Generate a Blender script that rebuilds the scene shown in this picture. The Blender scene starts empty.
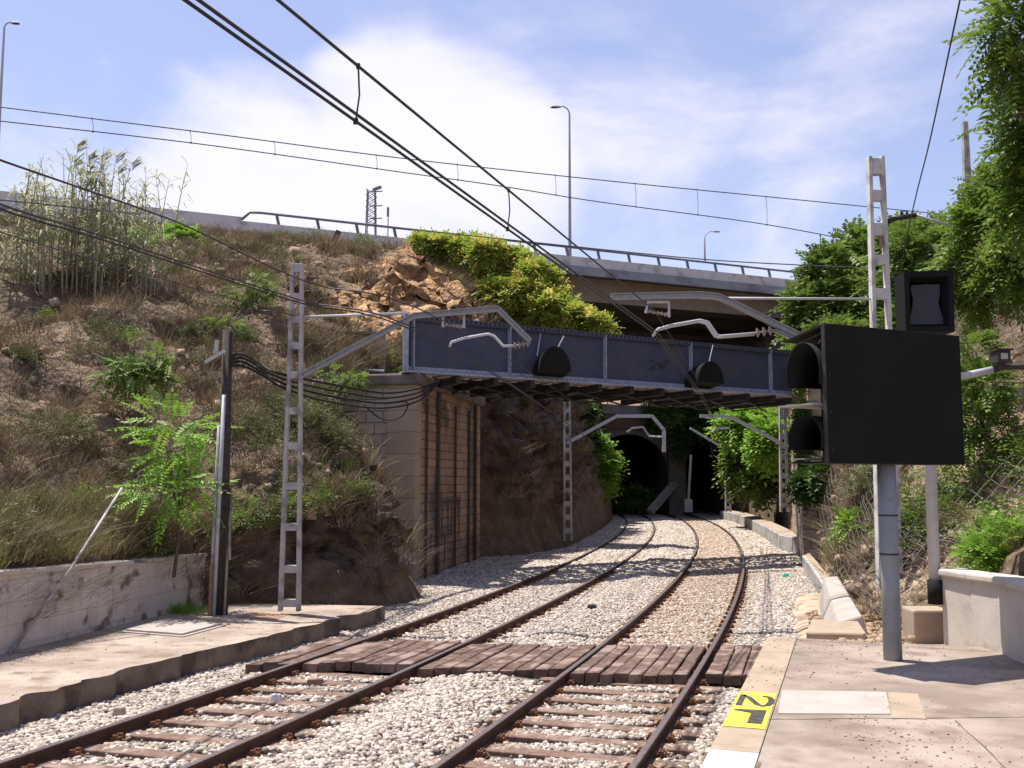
import bpy, bmesh, math, random
import numpy as np
from mathutils import Vector, Matrix, noise
random.seed(7); rng = np.random.default_rng(7)
S = bpy.context.scene; C = S.collection
R = math.radians
# ---------------------------------------------------------------- camera
F, YH, ROLL, H = 1000.0, 482.0, 0.002, 2.62
PITCH = math.atan((YH-384)/F)
cr, sr = math.cos(ROLL), math.sin(ROLL)
Xw = Vector((1,0,0)); Uw = Vector((0,-math.sin(PITCH),math.cos(PITCH))); Fw = Vector((0,math.cos(PITCH),math.sin(PITCH)))
cam_d = bpy.data.cameras.new('camera'); cam = bpy.data.objects.new('camera', cam_d); C.objects.link(cam)
right = cr*Xw + sr*Uw; up = -sr*Xw + cr*Uw
m = Matrix.Identity(4)
for i in range(3):
    m[i][0] = right[i]; m[i][1] = up[i]; m[i][2] = -Fw[i]
m[2][3] = H
cam.matrix_world = m
cam_d.sensor_width = 36; cam_d.lens = F/1024*36; cam_d.clip_end = 3000; cam_d.clip_start = 0.05
S.camera = cam
S.view_settings.view_transform = 'Standard'; S.view_settings.look = 'None'
S.view_settings.exposure = 0.68; S.view_settings.gamma = 1
try: S.view_settings.use_curve_mapping = False
except Exception: pass
# sun direction (towards the sun)
SUN = Vector((-0.68, 0.45, 2.2)).normalized()
w = bpy.data.worlds.new('World'); S.world = w; w.use_nodes = True
nt = w.node_tree; nt.nodes.clear()
def N(nt, t, **k):
    n = nt.nodes.new(t)
    for a, b in k.items(): setattr(n, a, b)
    return n
wo = N(nt,'ShaderNodeOutputWorld'); bg = N(nt,'ShaderNodeBackground'); bg.inputs[1].default_value = 0.078
sky = N(nt,'ShaderNodeTexSky'); sky.sky_type = 'NISHITA'; sky.sun_disc = False
sky.sun_elevation = math.asin(SUN.z); sky.sun_rotation = math.atan2(SUN.x, SUN.y)
sky.air_density = 1.0; sky.dust_density = 0.6; sky.ozone_density = 2.0
tc = N(nt,'ShaderNodeTexCoord'); mp = N(nt,'ShaderNodeMapping'); mp.inputs['Scale'].default_value = (1,1,2.2)
nt.links.new(tc.outputs['Generated'], mp.inputs[0])
n1 = N(nt,'ShaderNodeTexNoise'); n1.inputs['Scale'].default_value = 2.3; n1.inputs['Detail'].default_value = 9; n1.inputs['Roughness'].default_value = .58; n1.inputs['Distortion'].default_value = .35
nt.links.new(mp.outputs[0], n1.inputs[0])
# cumulus bank placed round a direction
def blob(px, py, rad):
    x, y = px-512, 384-py
    d = (right*x + up*y + Fw*F).normalized()
    dp = N(nt,'ShaderNodeVectorMath', operation='DOT_PRODUCT'); dp.inputs[1].default_value = d
    nm = N(nt,'ShaderNodeVectorMath', operation='NORMALIZE'); nt.links.new(tc.outputs['Generated'], nm.inputs[0]); nt.links.new(nm.outputs[0], dp.inputs[0])
    mr = N(nt,'ShaderNodeMapRange'); mr.interpolation_type = 'SMOOTHSTEP'
    mr.inputs['From Min'].default_value = math.cos(rad); mr.inputs['From Max'].default_value = math.cos(rad*.2)
    nt.links.new(dp.outputs['Value'], mr.inputs['Value']); return mr.outputs[0]
def mth(op, a, b):
    n = N(nt,'ShaderNodeMath', operation=op)
    for i, v in enumerate((a,b)):
        if isinstance(v,(int,float)): n.inputs[i].default_value = v
        else: nt.links.new(v, n.inputs[i])
    return n.outputs[0]
bl = None
for (px,py,rad,wt) in ((440,200,.21,1.15),(250,240,.22,1.05),(60,225,.22,.75),(370,110,.10,.9),(640,140,.16,.62),(560,40,.16,.5),(640,250,.25,.6),(860,40,.2,.35),(760,240,.2,.5),(330,40,.2,.25)):
    v = mth('MULTIPLY', blob(px,py,rad), wt)
    bl = v if bl is None else mth('MAXIMUM', bl, v)
fac = mth('ADD', mth('MULTIPLY', n1.outputs['Fac'], 3.6), mth('MULTIPLY', bl, 1.1))
mr = N(nt,'ShaderNodeMapRange'); mr.interpolation_type='SMOOTHSTEP'; mr.inputs['From Min'].default_value = 2.12; mr.inputs['From Max'].default_value = 3.2
nt.links.new(fac, mr.inputs['Value'])
mx = N(nt,'ShaderNodeMix', data_type='RGBA'); nt.links.new(mr.outputs[0], mx.inputs['Factor'])
tint = N(nt,'ShaderNodeMix', data_type='RGBA', blend_type='MULTIPLY'); tint.inputs['Factor'].default_value = 1; tint.inputs['B'].default_value = (1.12,1.0,1.02,1)
add = N(nt,'ShaderNodeMix', data_type='RGBA', blend_type='ADD'); add.inputs['Factor'].default_value = 1; add.inputs['B'].default_value = (1.55,1.55,2.35,1)
nt.links.new(sky.outputs[0], tint.inputs['A']); nt.links.new(tint.outputs['Result'], add.inputs['A'])
nt.links.new(add.outputs['Result'], mx.inputs['A']); mx.inputs['B'].default_value = (7.9,7.8,8.8,1)
nt.links.new(mx.outputs['Result'], bg.inputs[0]); nt.links.new(bg.outputs[0], wo.inputs[0])
sd = bpy.data.lights.new('sun','SUN'); sd.energy = 4.9; sd.angle = R(.53); sd.color = (1,.95,.87)
so = bpy.data.objects.new('sun', sd); C.objects.link(so); so.rotation_euler = SUN.to_track_quat('Z','Y').to_euler()

# ---------------------------------------------------------------- pixel -> place helpers
def ray(px, py):
    return right*(px-512) + up*(384-py) + Fw*F
def at(px, py, Y):
    d = ray(px,py); return Vector((0,0,H)) + d*(Y/d.y)
def atz(px, py, z):
    d = ray(px,py); return Vector((0,0,H)) + d*((z-H)/d.z)
TP = [-3.0715, 18.1713, -5.4404, 0.3909]; SP = 3.93; G = 0.87
def xc(Y):
    t = Y/50; return TP[0]+TP[1]*t+TP[2]*t*t+TP[3]*t**3
def dxc(Y):
    t = Y/50; return (TP[1]+2*TP[2]*t+3*TP[3]*t*t)/50
def tx(Y, u): return xc(Y) + u*np.sqrt(1+dxc(Y)**2)
def T(Y, u, z=0): return Vector((float(tx(Y,u)), Y, z))

# ---------------------------------------------------------------- materials
def lk(nt,a,b): nt.links.new(a,b)
def mat(name, c1, c2=None, scale=3, rough=.8, bump=.3, bscale=None, metal=0, detail=8, c3=None, s3=.6, lo=.35, hi=.65, spec=.3, attr=None, trans=0, brick=None, dist=.02, coord='pos', lo3=.5, hi3=.62):
    m = bpy.data.materials.new(name); m.use_nodes = True; t = m.node_tree; b = t.nodes['Principled BSDF']
    b.inputs['Roughness'].default_value = rough; b.inputs['Metallic'].default_value = metal
    b.inputs['Specular IOR Level'].default_value = spec
    g = N(t,'ShaderNodeNewGeometry'); vec = g.outputs['Position']
    if coord == 'uv':
        uv = N(t,'ShaderNodeTexCoord'); uvv = uv.outputs['UV']
    c2 = c2 or c1
    n = N(t,'ShaderNodeTexNoise'); n.inputs['Scale'].default_value = scale; n.inputs['Detail'].default_value = detail; n.inputs['Roughness'].default_value=.62
    lk(t,vec,n.inputs['Vector'])
    r = N(t,'ShaderNodeMapRange'); r.inputs['From Min'].default_value=lo; r.inputs['From Max'].default_value=hi
    if attr:
        a = N(t,'ShaderNodeAttribute'); a.attribute_name = attr
        lk(t,a.outputs['Fac'],r.inputs['Value']); r.inputs['From Min'].default_value=0; r.inputs['From Max'].default_value=1
    else: lk(t,n.outputs['Fac'],r.inputs['Value'])
    x = N(t,'ShaderNodeMix',data_type='RGBA'); lk(t,r.outputs[0],x.inputs['Factor']); x.inputs['A'].default_value=(*c1,1); x.inputs['B'].default_value=(*c2,1)
    out = x.outputs['Result']
    if c3:
        n3 = N(t,'ShaderNodeTexNoise'); n3.inputs['Scale'].default_value = s3; n3.inputs['Detail'].default_value=7; lk(t,vec,n3.inputs['Vector'])
        r3 = N(t,'ShaderNodeMapRange'); r3.inputs['From Min'].default_value=lo3; r3.inputs['From Max'].default_value=hi3
        if attr == 'col' : 
            a3 = N(t,'ShaderNodeAttribute'); a3.attribute_name='col2'; lk(t,a3.outputs['Fac'],r3.inputs['Value']); r3.inputs['From Min'].default_value=0; r3.inputs['From Max'].default_value=1
        else: lk(t,n3.outputs['Fac'],r3.inputs['Value'])
        x3 = N(t,'ShaderNodeMix',data_type='RGBA'); lk(t,r3.outputs[0],x3.inputs['Factor']); lk(t,out,x3.inputs['A']); x3.inputs['B'].default_value=(*c3,1); out = x3.outputs['Result']
    hgt = n.outputs['Fac']
    if brick:
        bt = N(t,'ShaderNodeTexBrick'); bt.inputs['Scale'].default_value=1; bt.inputs['Brick Width'].default_value=brick[0]; bt.inputs['Row Height'].default_value=brick[1]
        bt.inputs['Mortar Size'].default_value=brick[2]; bt.inputs['Mortar Smooth'].default_value=.2
        bt.inputs['Color1'].default_value=(1,1,1,1); bt.inputs['Color2'].default_value=(*(brick[4] if len(brick)>4 else (.7,.7,.7)),1); bt.inputs['Mortar'].default_value=(*[brick[3]]*3,1)
        nd = N(t,'ShaderNodeVectorMath',operation='MULTIPLY_ADD'); lk(t,n.outputs['Color'],nd.inputs[0]); nd.inputs[1].default_value=(.05,.05,0); lk(t,uvv,nd.inputs[2])
        lk(t,nd.outputs[0],bt.inputs['Vector'])
        xm = N(t,'ShaderNodeMix',data_type='RGBA',blend_type='MULTIPLY'); xm.inputs['Factor'].default_value=1; lk(t,out,xm.inputs['A']); lk(t,bt.outputs['Color'],xm.inputs['B']); out = xm.outputs['Result']
        hs = N(t,'ShaderNodeMath',operation='MULTIPLY_ADD'); lk(t,bt.outputs['Fac'],hs.inputs[0]); hs.inputs[1].default_value=-1.2; lk(t,hgt,hs.inputs[2]); hgt = hs.outputs[0]
    lk(t,out,b.inputs['Base Color'])
    if bump:
        if bscale:
            nb = N(t,'ShaderNodeTexNoise'); nb.inputs['Scale'].default_value=bscale; nb.inputs['Detail'].default_value=6; lk(t,vec,nb.inputs['Vector']); 
            ad = N(t,'ShaderNodeMath',operation='ADD'); lk(t,nb.outputs['Fac'],ad.inputs[0]); lk(t,hgt,ad.inputs[1]); hgt = ad.outputs[0]
        bp = N(t,'ShaderNodeBump'); bp.inputs['Strength'].default_value=bump; bp.inputs['Distance'].default_value=dist; lk(t,hgt,bp.inputs['Height']); lk(t,bp.outputs[0],b.inputs['Normal'])
    if trans:
        tr = N(t,'ShaderNodeBsdfTranslucent'); lk(t,out,tr.inputs[0]); ms = N(t,'ShaderNodeMixShader'); ms.inputs[0].default_value=trans
        lk(t,b.outputs[0],ms.inputs[1]); lk(t,tr.outputs[0],ms.inputs[2]); lk(t,ms.outputs[0],t.nodes['Material Output'].inputs[0])
    return m
M = {}
M['rail'] = mat('rail_rust',(.06,.03,.022),(.10,.052,.034),12,.75,.3)
M['railtop'] = mat('rail_head',(.16,.12,.11),(.26,.21,.20),20,.4,.1,metal=.5)
M['clip'] = mat('clip_rust',(.13,.055,.03),(.23,.11,.06),30,.9,.5)
M['sleeper'] = mat('sleeper_timber',(.12,.07,.05),(.22,.145,.11),14,.9,.6,c3=(.28,.20,.16),s3=3)
M['plank'] = mat('plank_timber',(.07,.043,.032),(.175,.112,.086),9,.9,.7,c3=(.26,.185,.155),s3=2.2)
M['stone'] = mat('ballast_stone',(.60,.535,.47),(.17,.145,.12),3,.9,.3,bscale=60,attr='col',c3=(.33,.20,.11))
M['ballast'] = mat('ballast_bed',(.30,.25,.21),(.13,.10,.085),28,.95,1,bscale=40,detail=3,dist=.06)
M['farstone'] = mat('ballast_far',(.52,.46,.40),(.30,.24,.18),18,.95,1,bscale=30,detail=3,dist=.05)
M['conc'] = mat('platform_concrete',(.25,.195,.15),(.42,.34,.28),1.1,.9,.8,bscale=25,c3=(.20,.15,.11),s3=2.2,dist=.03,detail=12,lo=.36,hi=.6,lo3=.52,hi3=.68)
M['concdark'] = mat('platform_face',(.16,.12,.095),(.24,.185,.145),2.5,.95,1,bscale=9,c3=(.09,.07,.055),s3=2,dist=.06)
M['soffit_shade'] = mat('overpass_shaded_soffit',(.09,.08,.07),(.12,.105,.095),.7,.9,.2)  # overpass concrete darkened to carry the shade beneath the deck
M['pave'] = mat('platform_paving',(.22,.175,.14),(.345,.285,.24),.9,.88,.5,bscale=70,c3=(.19,.145,.11),s3=2.6,dist=.012,lo3=.5,hi3=.72,detail=12,lo=.38,hi=.6)
M['paveclean'] = mat('pale_slab',(.33,.285,.25),(.42,.37,.33),2,.85,.3,bscale=60,dist=.006)
M['edge'] = mat('edge_stone',(.29,.22,.155),(.38,.30,.225),3,.85,.4,bscale=80,dist=.006,c3=(.36,.28,.2),s3=2)
M['yellow'] = mat('yellow_paint',(.66,.57,.045),(.58,.49,.07),7,.65,.2,c3=(.36,.29,.13),s3=11,lo3=.56,hi3=.66)
M['black_paint'] = mat('black_paint',(.035,.035,.03),(.07,.065,.05),12,.7,.1)
M['white_paint'] = mat('white_paint',(.58,.56,.52),(.50,.47,.43),6,.7,.15,c3=(.45,.4,.34),s3=5,lo3=.58,hi3=.7)
M['whitewall'] = mat('whitewashed_blocks',(.50,.44,.395),(.64,.575,.52),2.4,.9,.3,bscale=30,c3=(.17,.13,.11),s3=2.3,coord='uv',brick=(.9,.3,.008,.72,(.93,.9,.88)),dist=.04,lo3=.57,hi3=.66)
M['crack'] = mat('crack_dirt',(.10,.075,.055),(.18,.13,.10),9,.9,.2)
M['parapet'] = mat('painted_wall',(.46,.42,.36),(.55,.50,.44),2,.85,.3,bscale=30,c3=(.38,.31,.25),s3=2.2,dist=.01,lo3=.55,hi3=.7)
M['dirt'] = mat('dirt_hillside',(.19,.125,.085),(.30,.21,.145),2.2,.95,1,bscale=9,detail=10,dist=.12)
M['orange'] = mat('orange_soil',(.42,.23,.12),(.30,.17,.10),2,.95,1,bscale=7,dist=.15)
M['pole'] = mat('aged_wood',(.035,.026,.02),(.075,.058,.045),12,.9,.5)
M['mast'] = mat('mast_concrete',(.38,.36,.34),(.46,.44,.42),6,.85,.3,bscale=30,c3=(.24,.225,.21),s3=3,dist=.006)
M['mastwhite'] = mat('mast_whitewashed',(.66,.64,.61),(.55,.53,.50),5,.8,.3,bscale=30,dist=.006,c3=(.4,.38,.35),s3=3)
M['galv'] = mat('galvanised_steel',(.27,.27,.27),(.36,.36,.36),14,.55,.1,metal=.35)
M['greypaint'] = mat('grey_paint',(.23,.24,.255),(.29,.30,.31),3,.5,.08,c3=(.18,.17,.16),s3=8,lo3=.6,hi3=.75)
M['lightpipe'] = mat('pale_pipe',(.42,.43,.45),(.5,.51,.53),6,.45,.05)
M['steelblue'] = mat('blue_girder_paint',(.05,.056,.088),(.068,.075,.115),1.6,.5,.12,bscale=20,c3=(.075,.068,.075),s3=.8,dist=.01,lo3=.5,hi3=.75)
M['steeldark'] = mat('dark_bridge_steel',(.03,.028,.028),(.06,.05,.045),3,.7,.3)
M['stiff'] = mat('sunlit_steel_edge',(.26,.28,.35),(.40,.42,.47),5,.5,.2)  # pale girder steel, sun on flange and rivets put into its colour
M['black'] = mat('matt_black',(.009,.010,.009),(.013,.014,.012),2,.75,.04,spec=.15)
M['screen'] = mat('dark_screen',(.035,.037,.045),(.045,.047,.055),2,.45,.05)
M['wire'] = mat('wire_metal',(.035,.032,.035),(.05,.045,.05),4,.6,0)
M['cable'] = mat('rubber_cable',(.012,.012,.012),(.022,.02,.02),4,.7,0)
M['insul'] = mat('porcelain',(.16,.09,.07),(.5,.47,.43),40,.3,0)
M['ochre'] = mat('abutment_brick',(.50,.34,.235),(.38,.26,.18),1.2,.9,.8,bscale=14,c3=(.20,.155,.125),s3=.7,coord='uv',brick=(.46,.26,.018,.4,(.78,.73,.68)),dist=.03)
M['ashlar'] = mat('abutment_blocks',(.48,.40,.325),(.35,.29,.23),2,.9,.7,bscale=14,coord='uv',brick=(.52,.33,.02,.45,(.86,.8,.76)),dist=.03)
M['quoin'] = mat('abutment_quoin',(.42,.335,.24),(.34,.265,.19),1.3,.9,.4,bscale=10,coord='uv',brick=(3.,.62,.012,.5,(.9,.86,.8)),dist=.02)
M['capst'] = mat('cap_stone',(.20,.165,.14),(.11,.09,.075),2,.9,.6,bscale=10)
M['ruststain'] = mat('dark_drain',(.07,.05,.04),(.10,.075,.06),6,.8,.2)
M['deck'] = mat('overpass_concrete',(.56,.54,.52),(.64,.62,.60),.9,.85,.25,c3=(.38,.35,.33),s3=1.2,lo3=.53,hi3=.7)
M['fascia'] = mat('overpass_fascia',(.23,.25,.285),(.29,.31,.34),.8,.8,.2,c3=(.17,.18,.2),s3=.6)
M['web'] = mat('overpass_web',(.30,.26,.225),(.24,.20,.175),.7,.9,.2)
M['railing'] = mat('guard_rail_paint',(.13,.15,.20),(.2,.22,.27),2,.5,0)
M['asphalt'] = mat('asphalt',(.05,.05,.05),(.06,.06,.06),5,.9,.2)
M['bark'] = mat('bark',(.09,.065,.045),(.15,.115,.085),9,.95,.8)
M['leafA'] = mat('tree_of_heaven_leaf',(.085,.15,.022),(.20,.29,.045),3,.5,0,attr='col',trans=.4)
M['leafY'] = mat('flowering_leaf',(.20,.31,.035),(.36,.43,.07),3,.6,0,attr='col',trans=.42,c3=(.74,.58,.18))
M['leafD'] = mat('dense_leaf',(.03,.07,.012),(.075,.14,.02),3,.6,0,attr='col',trans=.25)
M['leafM'] = mat('mid_leaf',(.095,.155,.028),(.19,.27,.05),3,.6,0,attr='col',trans=.38)
M['leafB'] = mat('bright_leaf',(.16,.30,.035),(.27,.44,.06),3,.55,0,attr='col',trans=.4)
M['reed'] = mat('reed_leaf',(.22,.28,.13),(.42,.46,.28),3,.7,0,attr='col',trans=.45,c3=(.46,.38,.26))
M['cane'] = mat('reed_cane',(.24,.25,.13),(.36,.32,.19),5,.7,0)
M['drygrass'] = mat('dry_grass',(.20,.145,.08),(.40,.31,.19),3,.9,0,attr='col',trans=.15,c3=(.17,.215,.05))
M['scrub'] = mat('dry_scrub',(.07,.046,.030),(.20,.14,.092),3,.95,0,attr='col',trans=.1,c3=(.30,.23,.14))
M['rock'] = mat('loose_rock',(.40,.30,.215),(.20,.14,.10),3,.95,.4,bscale=20,attr='col',c3=(.42,.27,.14))
M['glass'] = mat('lamp_lens',(.4,.4,.38),None,3,.3,0)
M['brown'] = mat('brown_deck_edge',(.26,.14,.08),(.18,.10,.06),1,.8,.2)
M['wall_dark'] = mat('portal_masonry',(.36,.30,.245),(.24,.20,.16),.8,.95,.5,bscale=6)
M['rustplate'] = mat('rusty_plate',(.22,.12,.075),(.30,.18,.12),8,.85,.3)
M['graf'] = mat('graffiti_paint',(.55,.53,.56),(.45,.43,.46),6,.7,0)
M['grafdark'] = mat('graffiti_dark',(.12,.095,.085),None,6,.7,0)
M['signblue'] = mat('sign_blue',(.15,.2,.42),None,6,.6,0)
M['green_litter'] = mat('green_litter',(.02,.42,.25),None,6,.4,0)
M['mesh_net'] = mat('net_wire',(.13,.12,.115),(.2,.18,.17),5,.6,0,metal=.3)

# ---------------------------------------------------------------- object helpers
OFF = {}
def tag(o, label=None, cat=None, group=None, kind=None):
    if label: o['label'] = label
    if cat: o['category'] = cat
    if group: o['group'] = group
    if kind: o['kind'] = kind
    return o
def thing(name, label, cat, loc, group=None):
    o = bpy.data.objects.new(name, None); C.objects.link(o); o.location = loc; o.empty_display_size = .2
    OFF[o.name] = Vector(loc); return tag(o, label, cat, group)
def link(name, me, mats, parent=None, origin=None, smooth=False):
    """vertices given in world coordinates"""
    if not isinstance(mats,(list,tuple)): mats = [mats]
    for k in mats: me.materials.append(k)
    n = len(me.vertices); co = np.empty(n*3, np.float32); me.vertices.foreach_get('co', co); co = co.reshape(-1,3)
    if parent is not None: off = OFF[parent.name]
    elif origin is not None: off = Vector(origin)
    else:
        lo, hi = co.min(0), co.max(0); off = Vector(((lo[0]+hi[0])/2,(lo[1]+hi[1])/2,lo[2]))
    co = co - np.array(off, np.float32); me.vertices.foreach_set('co', co.ravel()); me.update()
    o = bpy.data.objects.new(name, me); C.objects.link(o)
    if parent is not None: o.parent = parent
    else: o.location = off
    OFF[o.name] = off.copy()
    if smooth: me.polygons.foreach_set('use_smooth', [True]*len(me.polygons))
    return o
class MB:
    def __init__(s): s.v=[]; s.f=[]; s.m=[]; s.uv=[]
    def add(s, vs, fs, mi=0, uvs=None):
        b = len(s.v); s.v += [tuple(v) for v in vs]
        for k, f in enumerate(fs):
            s.f.append([b+i for i in f]); s.m.append(mi)
            s.uv.append(uvs[k] if uvs else None)
    def box(s, c, sz, ax=None, mi=0, taper=1.0):
        """c centre, sz full sizes, ax (vx,vy,vz)"""
        c = Vector(c); ax = ax or (Vector((1,0,0)),Vector((0,1,0)),Vector((0,0,1)))
        vs = []
        for k in (-1,1):
            tp = taper if k==1 else 1
            for i,j in ((-1,-1),(1,-1),(1,1),(-1,1)):
                vs.append(c + ax[0]*(i*sz[0]/2*tp) + ax[1]*(j*sz[1]/2*tp) + ax[2]*(k*sz[2]/2))
        s.add(vs, [(3,2,1,0),(4,5,6,7),(0,1,5,4),(1,2,6,5),(2,3,7,6),(3,0,4,7)], mi)
    def bar(s, a, b, w, h=None, mi=0, upv=Vector((0,0,1))):
        a, b = Vector(a), Vector(b); d = (b-a); L = d.length; d.normalize(); h = h or w
        sd_ = d.cross(upv)
        if sd_.length < 1e-3: sd_ = d.cross(Vector((1,0,0)))
        sd_.normalize(); u = sd_.cross(d); s.box((a+b)/2,(w,L,h),(sd_,d,u),mi)
    def tube(s, pts, r, n=8, mi=0, cap=True):
        pts = [Vector(p) for p in pts]; rs = r if isinstance(r,(list,tuple)) else [r]*len(pts)
        rings = []
        ref = None
        for i,p in enumerate(pts):
            d = (pts[min(i+1,len(pts)-1)]-pts[max(i-1,0)]).normalized()
            if ref is None:
                ref = Vector((0,0,1)) if abs(d.z)<.9 else Vector((1,0,0))
            a = d.cross(ref).normalized(); b = a.cross(d).normalized(); ref = b
            rings.append([p+a*(math.cos(2*math.pi*k/n)*rs[i])+b*(math.sin(2*math.pi*k/n)*rs[i]) for k in range(n)])
        vs = [v for rg in rings for v in rg]; fs = []
        for i in range(len(pts)-1):
            for k in range(n):
                fs.append((i*n+k, i*n+(k+1)%n, (i+1)*n+(k+1)%n, (i+1)*n+k))
        if cap: fs.append(tuple(range(n-1,-1,-1))); fs.append(tuple((len(pts)-1)*n+k for k in range(n)))
        s.add(vs, fs, mi)
    def prism(s, poly, h0, h1, mi=0):
        """poly list of (x,y); vertical extrude"""
        n=len(poly); vs=[(p[0],p[1],h0) for p in poly]+[(p[0],p[1],h1) for p in poly]
        s.add(vs,[tuple(range(n-1,-1,-1)),tuple(range(n,2*n))]+[(i,(i+1)%n,n+(i+1)%n,n+i) for i in range(n)],mi)
    def quad_uv(s, a, b, c, d, mi=0, u0=0, v0=0):
        a,b,c,d = map(Vector,(a,b,c,d)); W=(b-a).length; Hh=(d-a).length
        s.add([a,b,c,d],[(0,1,2,3)],mi,[[(u0,v0),(u0+W,v0),(u0+W,v0+Hh),(u0,v0+Hh)]])
    def build(s, name, mats, parent=None, origin=None, smooth=False, bevel=0):
        me = bpy.data.meshes.new(name); me.from_pydata(s.v, [], s.f); me.update()
        if any(u for u in s.uv):
            l = me.uv_layers.new(name='UVMap'); k = 0
            for f,u in zip(me.polygons, s.uv):
                for j,li in enumerate(f.loop_indices):
                    l.data[li].uv = u[j] if u else (0,0)
        me.polygons.foreach_set('material_index', s.m)
        o = link(name, me, mats, parent, origin, smooth)
        if bevel:
            bv = o.modifiers.new('bevel','BEVEL'); bv.width = bevel; bv.segments = 2; bv.limit_method='ANGLE'
        return o
def npmesh(name, V, Fq, mats, attrs=None, parent=None, origin=None, smooth=False):
    V = np.asarray(V, np.float32); Fq = np.asarray(Fq, np.int32); k = Fq.shape[1]
    me = bpy.data.meshes.new(name); me.vertices.add(len(V)); me.vertices.foreach_set('co', V.ravel())
    me.loops.add(Fq.size); me.loops.foreach_set('vertex_index', Fq.ravel())
    me.polygons.add(len(Fq)); me.polygons.foreach_set('loop_start', np.arange(0,Fq.size,k,dtype=np.int32)); me.polygons.foreach_set('loop_total', np.full(len(Fq),k,np.int32))
    me.update(calc_edges=True)
    for an, av in (attrs or {}).items():
        a = me.attributes.new(an,'FLOAT','POINT'); a.data.foreach_set('value', np.asarray(av,np.float32))
    return link(name, me, mats, parent, origin, smooth)

def rand_unit(n):
    v = rng.normal(size=(n,3)); return v/np.linalg.norm(v,axis=1,keepdims=True)
# compound leaves: rachis with leaflet pairs
def leaves(P, D, L, pairs=7, lw=.16, ll=.34, droop=.35, yfrac=0.0):
    n = len(P); D = D/np.linalg.norm(D,axis=1,keepdims=True); L = np.broadcast_to(L,(n,))
    up_ = np.tile([0,0,1.],(n,1)) + rng.normal(size=(n,3))*.25
    Sd = np.cross(D, up_); Sd /= np.linalg.norm(Sd,axis=1,keepdims=True)+1e-9
    Nn = np.cross(Sd, D)
    V=[];col=[];col2=[]
    c0 = rng.random(n); cy = (rng.random(n)<yfrac).astype(float)
    for j in range(pairs+1):
        t = (j+.6)/(pairs+.6)
        base = P + D*(L*t)[:,None] - np.array([0,0,1.])*(droop*L*t*t)[:,None]
        size = L*ll*(1-.45*abs(t-.45))
        sides = (1,-1) if j<pairs else (0,)
        for s_ in sides:
            d = Sd*s_ + D*(.45 if s_ else 1.) + rng.normal(size=(n,3))*.13 - np.array([0,0,.35])
            d /= np.linalg.norm(d,axis=1,keepdims=True)
            wv = np.cross(d, Nn); wv /= np.linalg.norm(wv,axis=1,keepdims=True)+1e-9
            wd = (L*lw*.5)[:,None]*wv
            tip = base + d*size[:,None]; mid = base + d*(size*.42)[:,None]
            V.append(np.stack([base, mid+wd, tip, mid-wd],1))
            cc = np.clip(c0*.75+rng.random(n)*.3,0,1)
            col.append(np.repeat(cc[:,None],4,1)); col2.append(np.repeat((cy*rng.random(n)*1.2).clip(0,1)[:,None],4,1))
    V = np.stack(V,1).reshape(-1,3); col = np.stack(col,1).ravel(); col2 = np.stack(col2,1).ravel()
    return V, np.arange(len(V)).reshape(-1,4), col, col2
def blob_pts(blobs, n, shell=.55):
    wts = np.array([b[1][0]*b[1][1]+b[1][0]*b[1][2] for b in blobs]); idx = rng.choice(len(blobs), n, p=wts/wts.sum())
    c = np.array([b[0] for b in blobs])[idx]; r = np.array([b[1] for b in blobs])[idx]
    u = rand_unit(n); rad = (shell + (1-shell)*rng.random(n))*(1+.13*rng.normal(size=n))
    # clumps: keep points where a noise field is high so that gaps remain
    P = c + u*r*rad[:,None]
    return P, u
def clump_filter(P, U, freq=1.2, thr=-.12):
    k = np.array([noise.noise(Vector(p*freq)) > thr for p in P]); return P[k], U[k]
def tree(name, label, cat, base, top_blobs, n, L, mt, pairs=6, trunk_r=.15, group=None, yfrac=0, droop=.35, thr=-.12, freq=1.1, shell=.45, ll=.34, lw=.16, outward=.75):
    base = Vector(base); root = thing(name, label, cat, base, group)
    t = MB(); cen = Vector(np.mean([b[0] for b in top_blobs],0))
    lean = [base + (cen-base)*k + Vector((math.sin(k*5)*.12,math.cos(k*4)*.1,0))*(cen-base).length*.3 for k in (0,.25,.5,.75,1)]
    lean[0] = base - Vector((0,0,.3))
    t.tube(lean, [trunk_r,trunk_r*.85,trunk_r*.7,trunk_r*.5,trunk_r*.3], 7)
    for b in top_blobs:
        c = Vector(b[0])
        for q in range(3):
            e = c + Vector(rand_unit(1)[0]*np.array(b[1])*.75)
            st = lean[2 if q else 3]; mid = (st+e)/2 + Vector((0,0,-.1*(e-st).length))
            t.tube([st,mid,e],[trunk_r*.45,trunk_r*.28,trunk_r*.1],5)
    t.build('trunk', M['bark'], root, smooth=True)
    P,U = blob_pts(top_blobs, n, shell); P,U = clump_filter(P,U,freq,thr)
    D = U*outward + rng.normal(size=P.shape)*.45 + np.array([0,0,.1])
    V,Fq,c1,c2 = leaves(P,D,L*(.7+.6*rng.random(len(P))),pairs,droop=droop,yfrac=yfrac,ll=ll,lw=lw)
    npmesh('crown', V, Fq, M[mt], {'col':c1,'col2':c2}, root)
    return root
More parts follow.
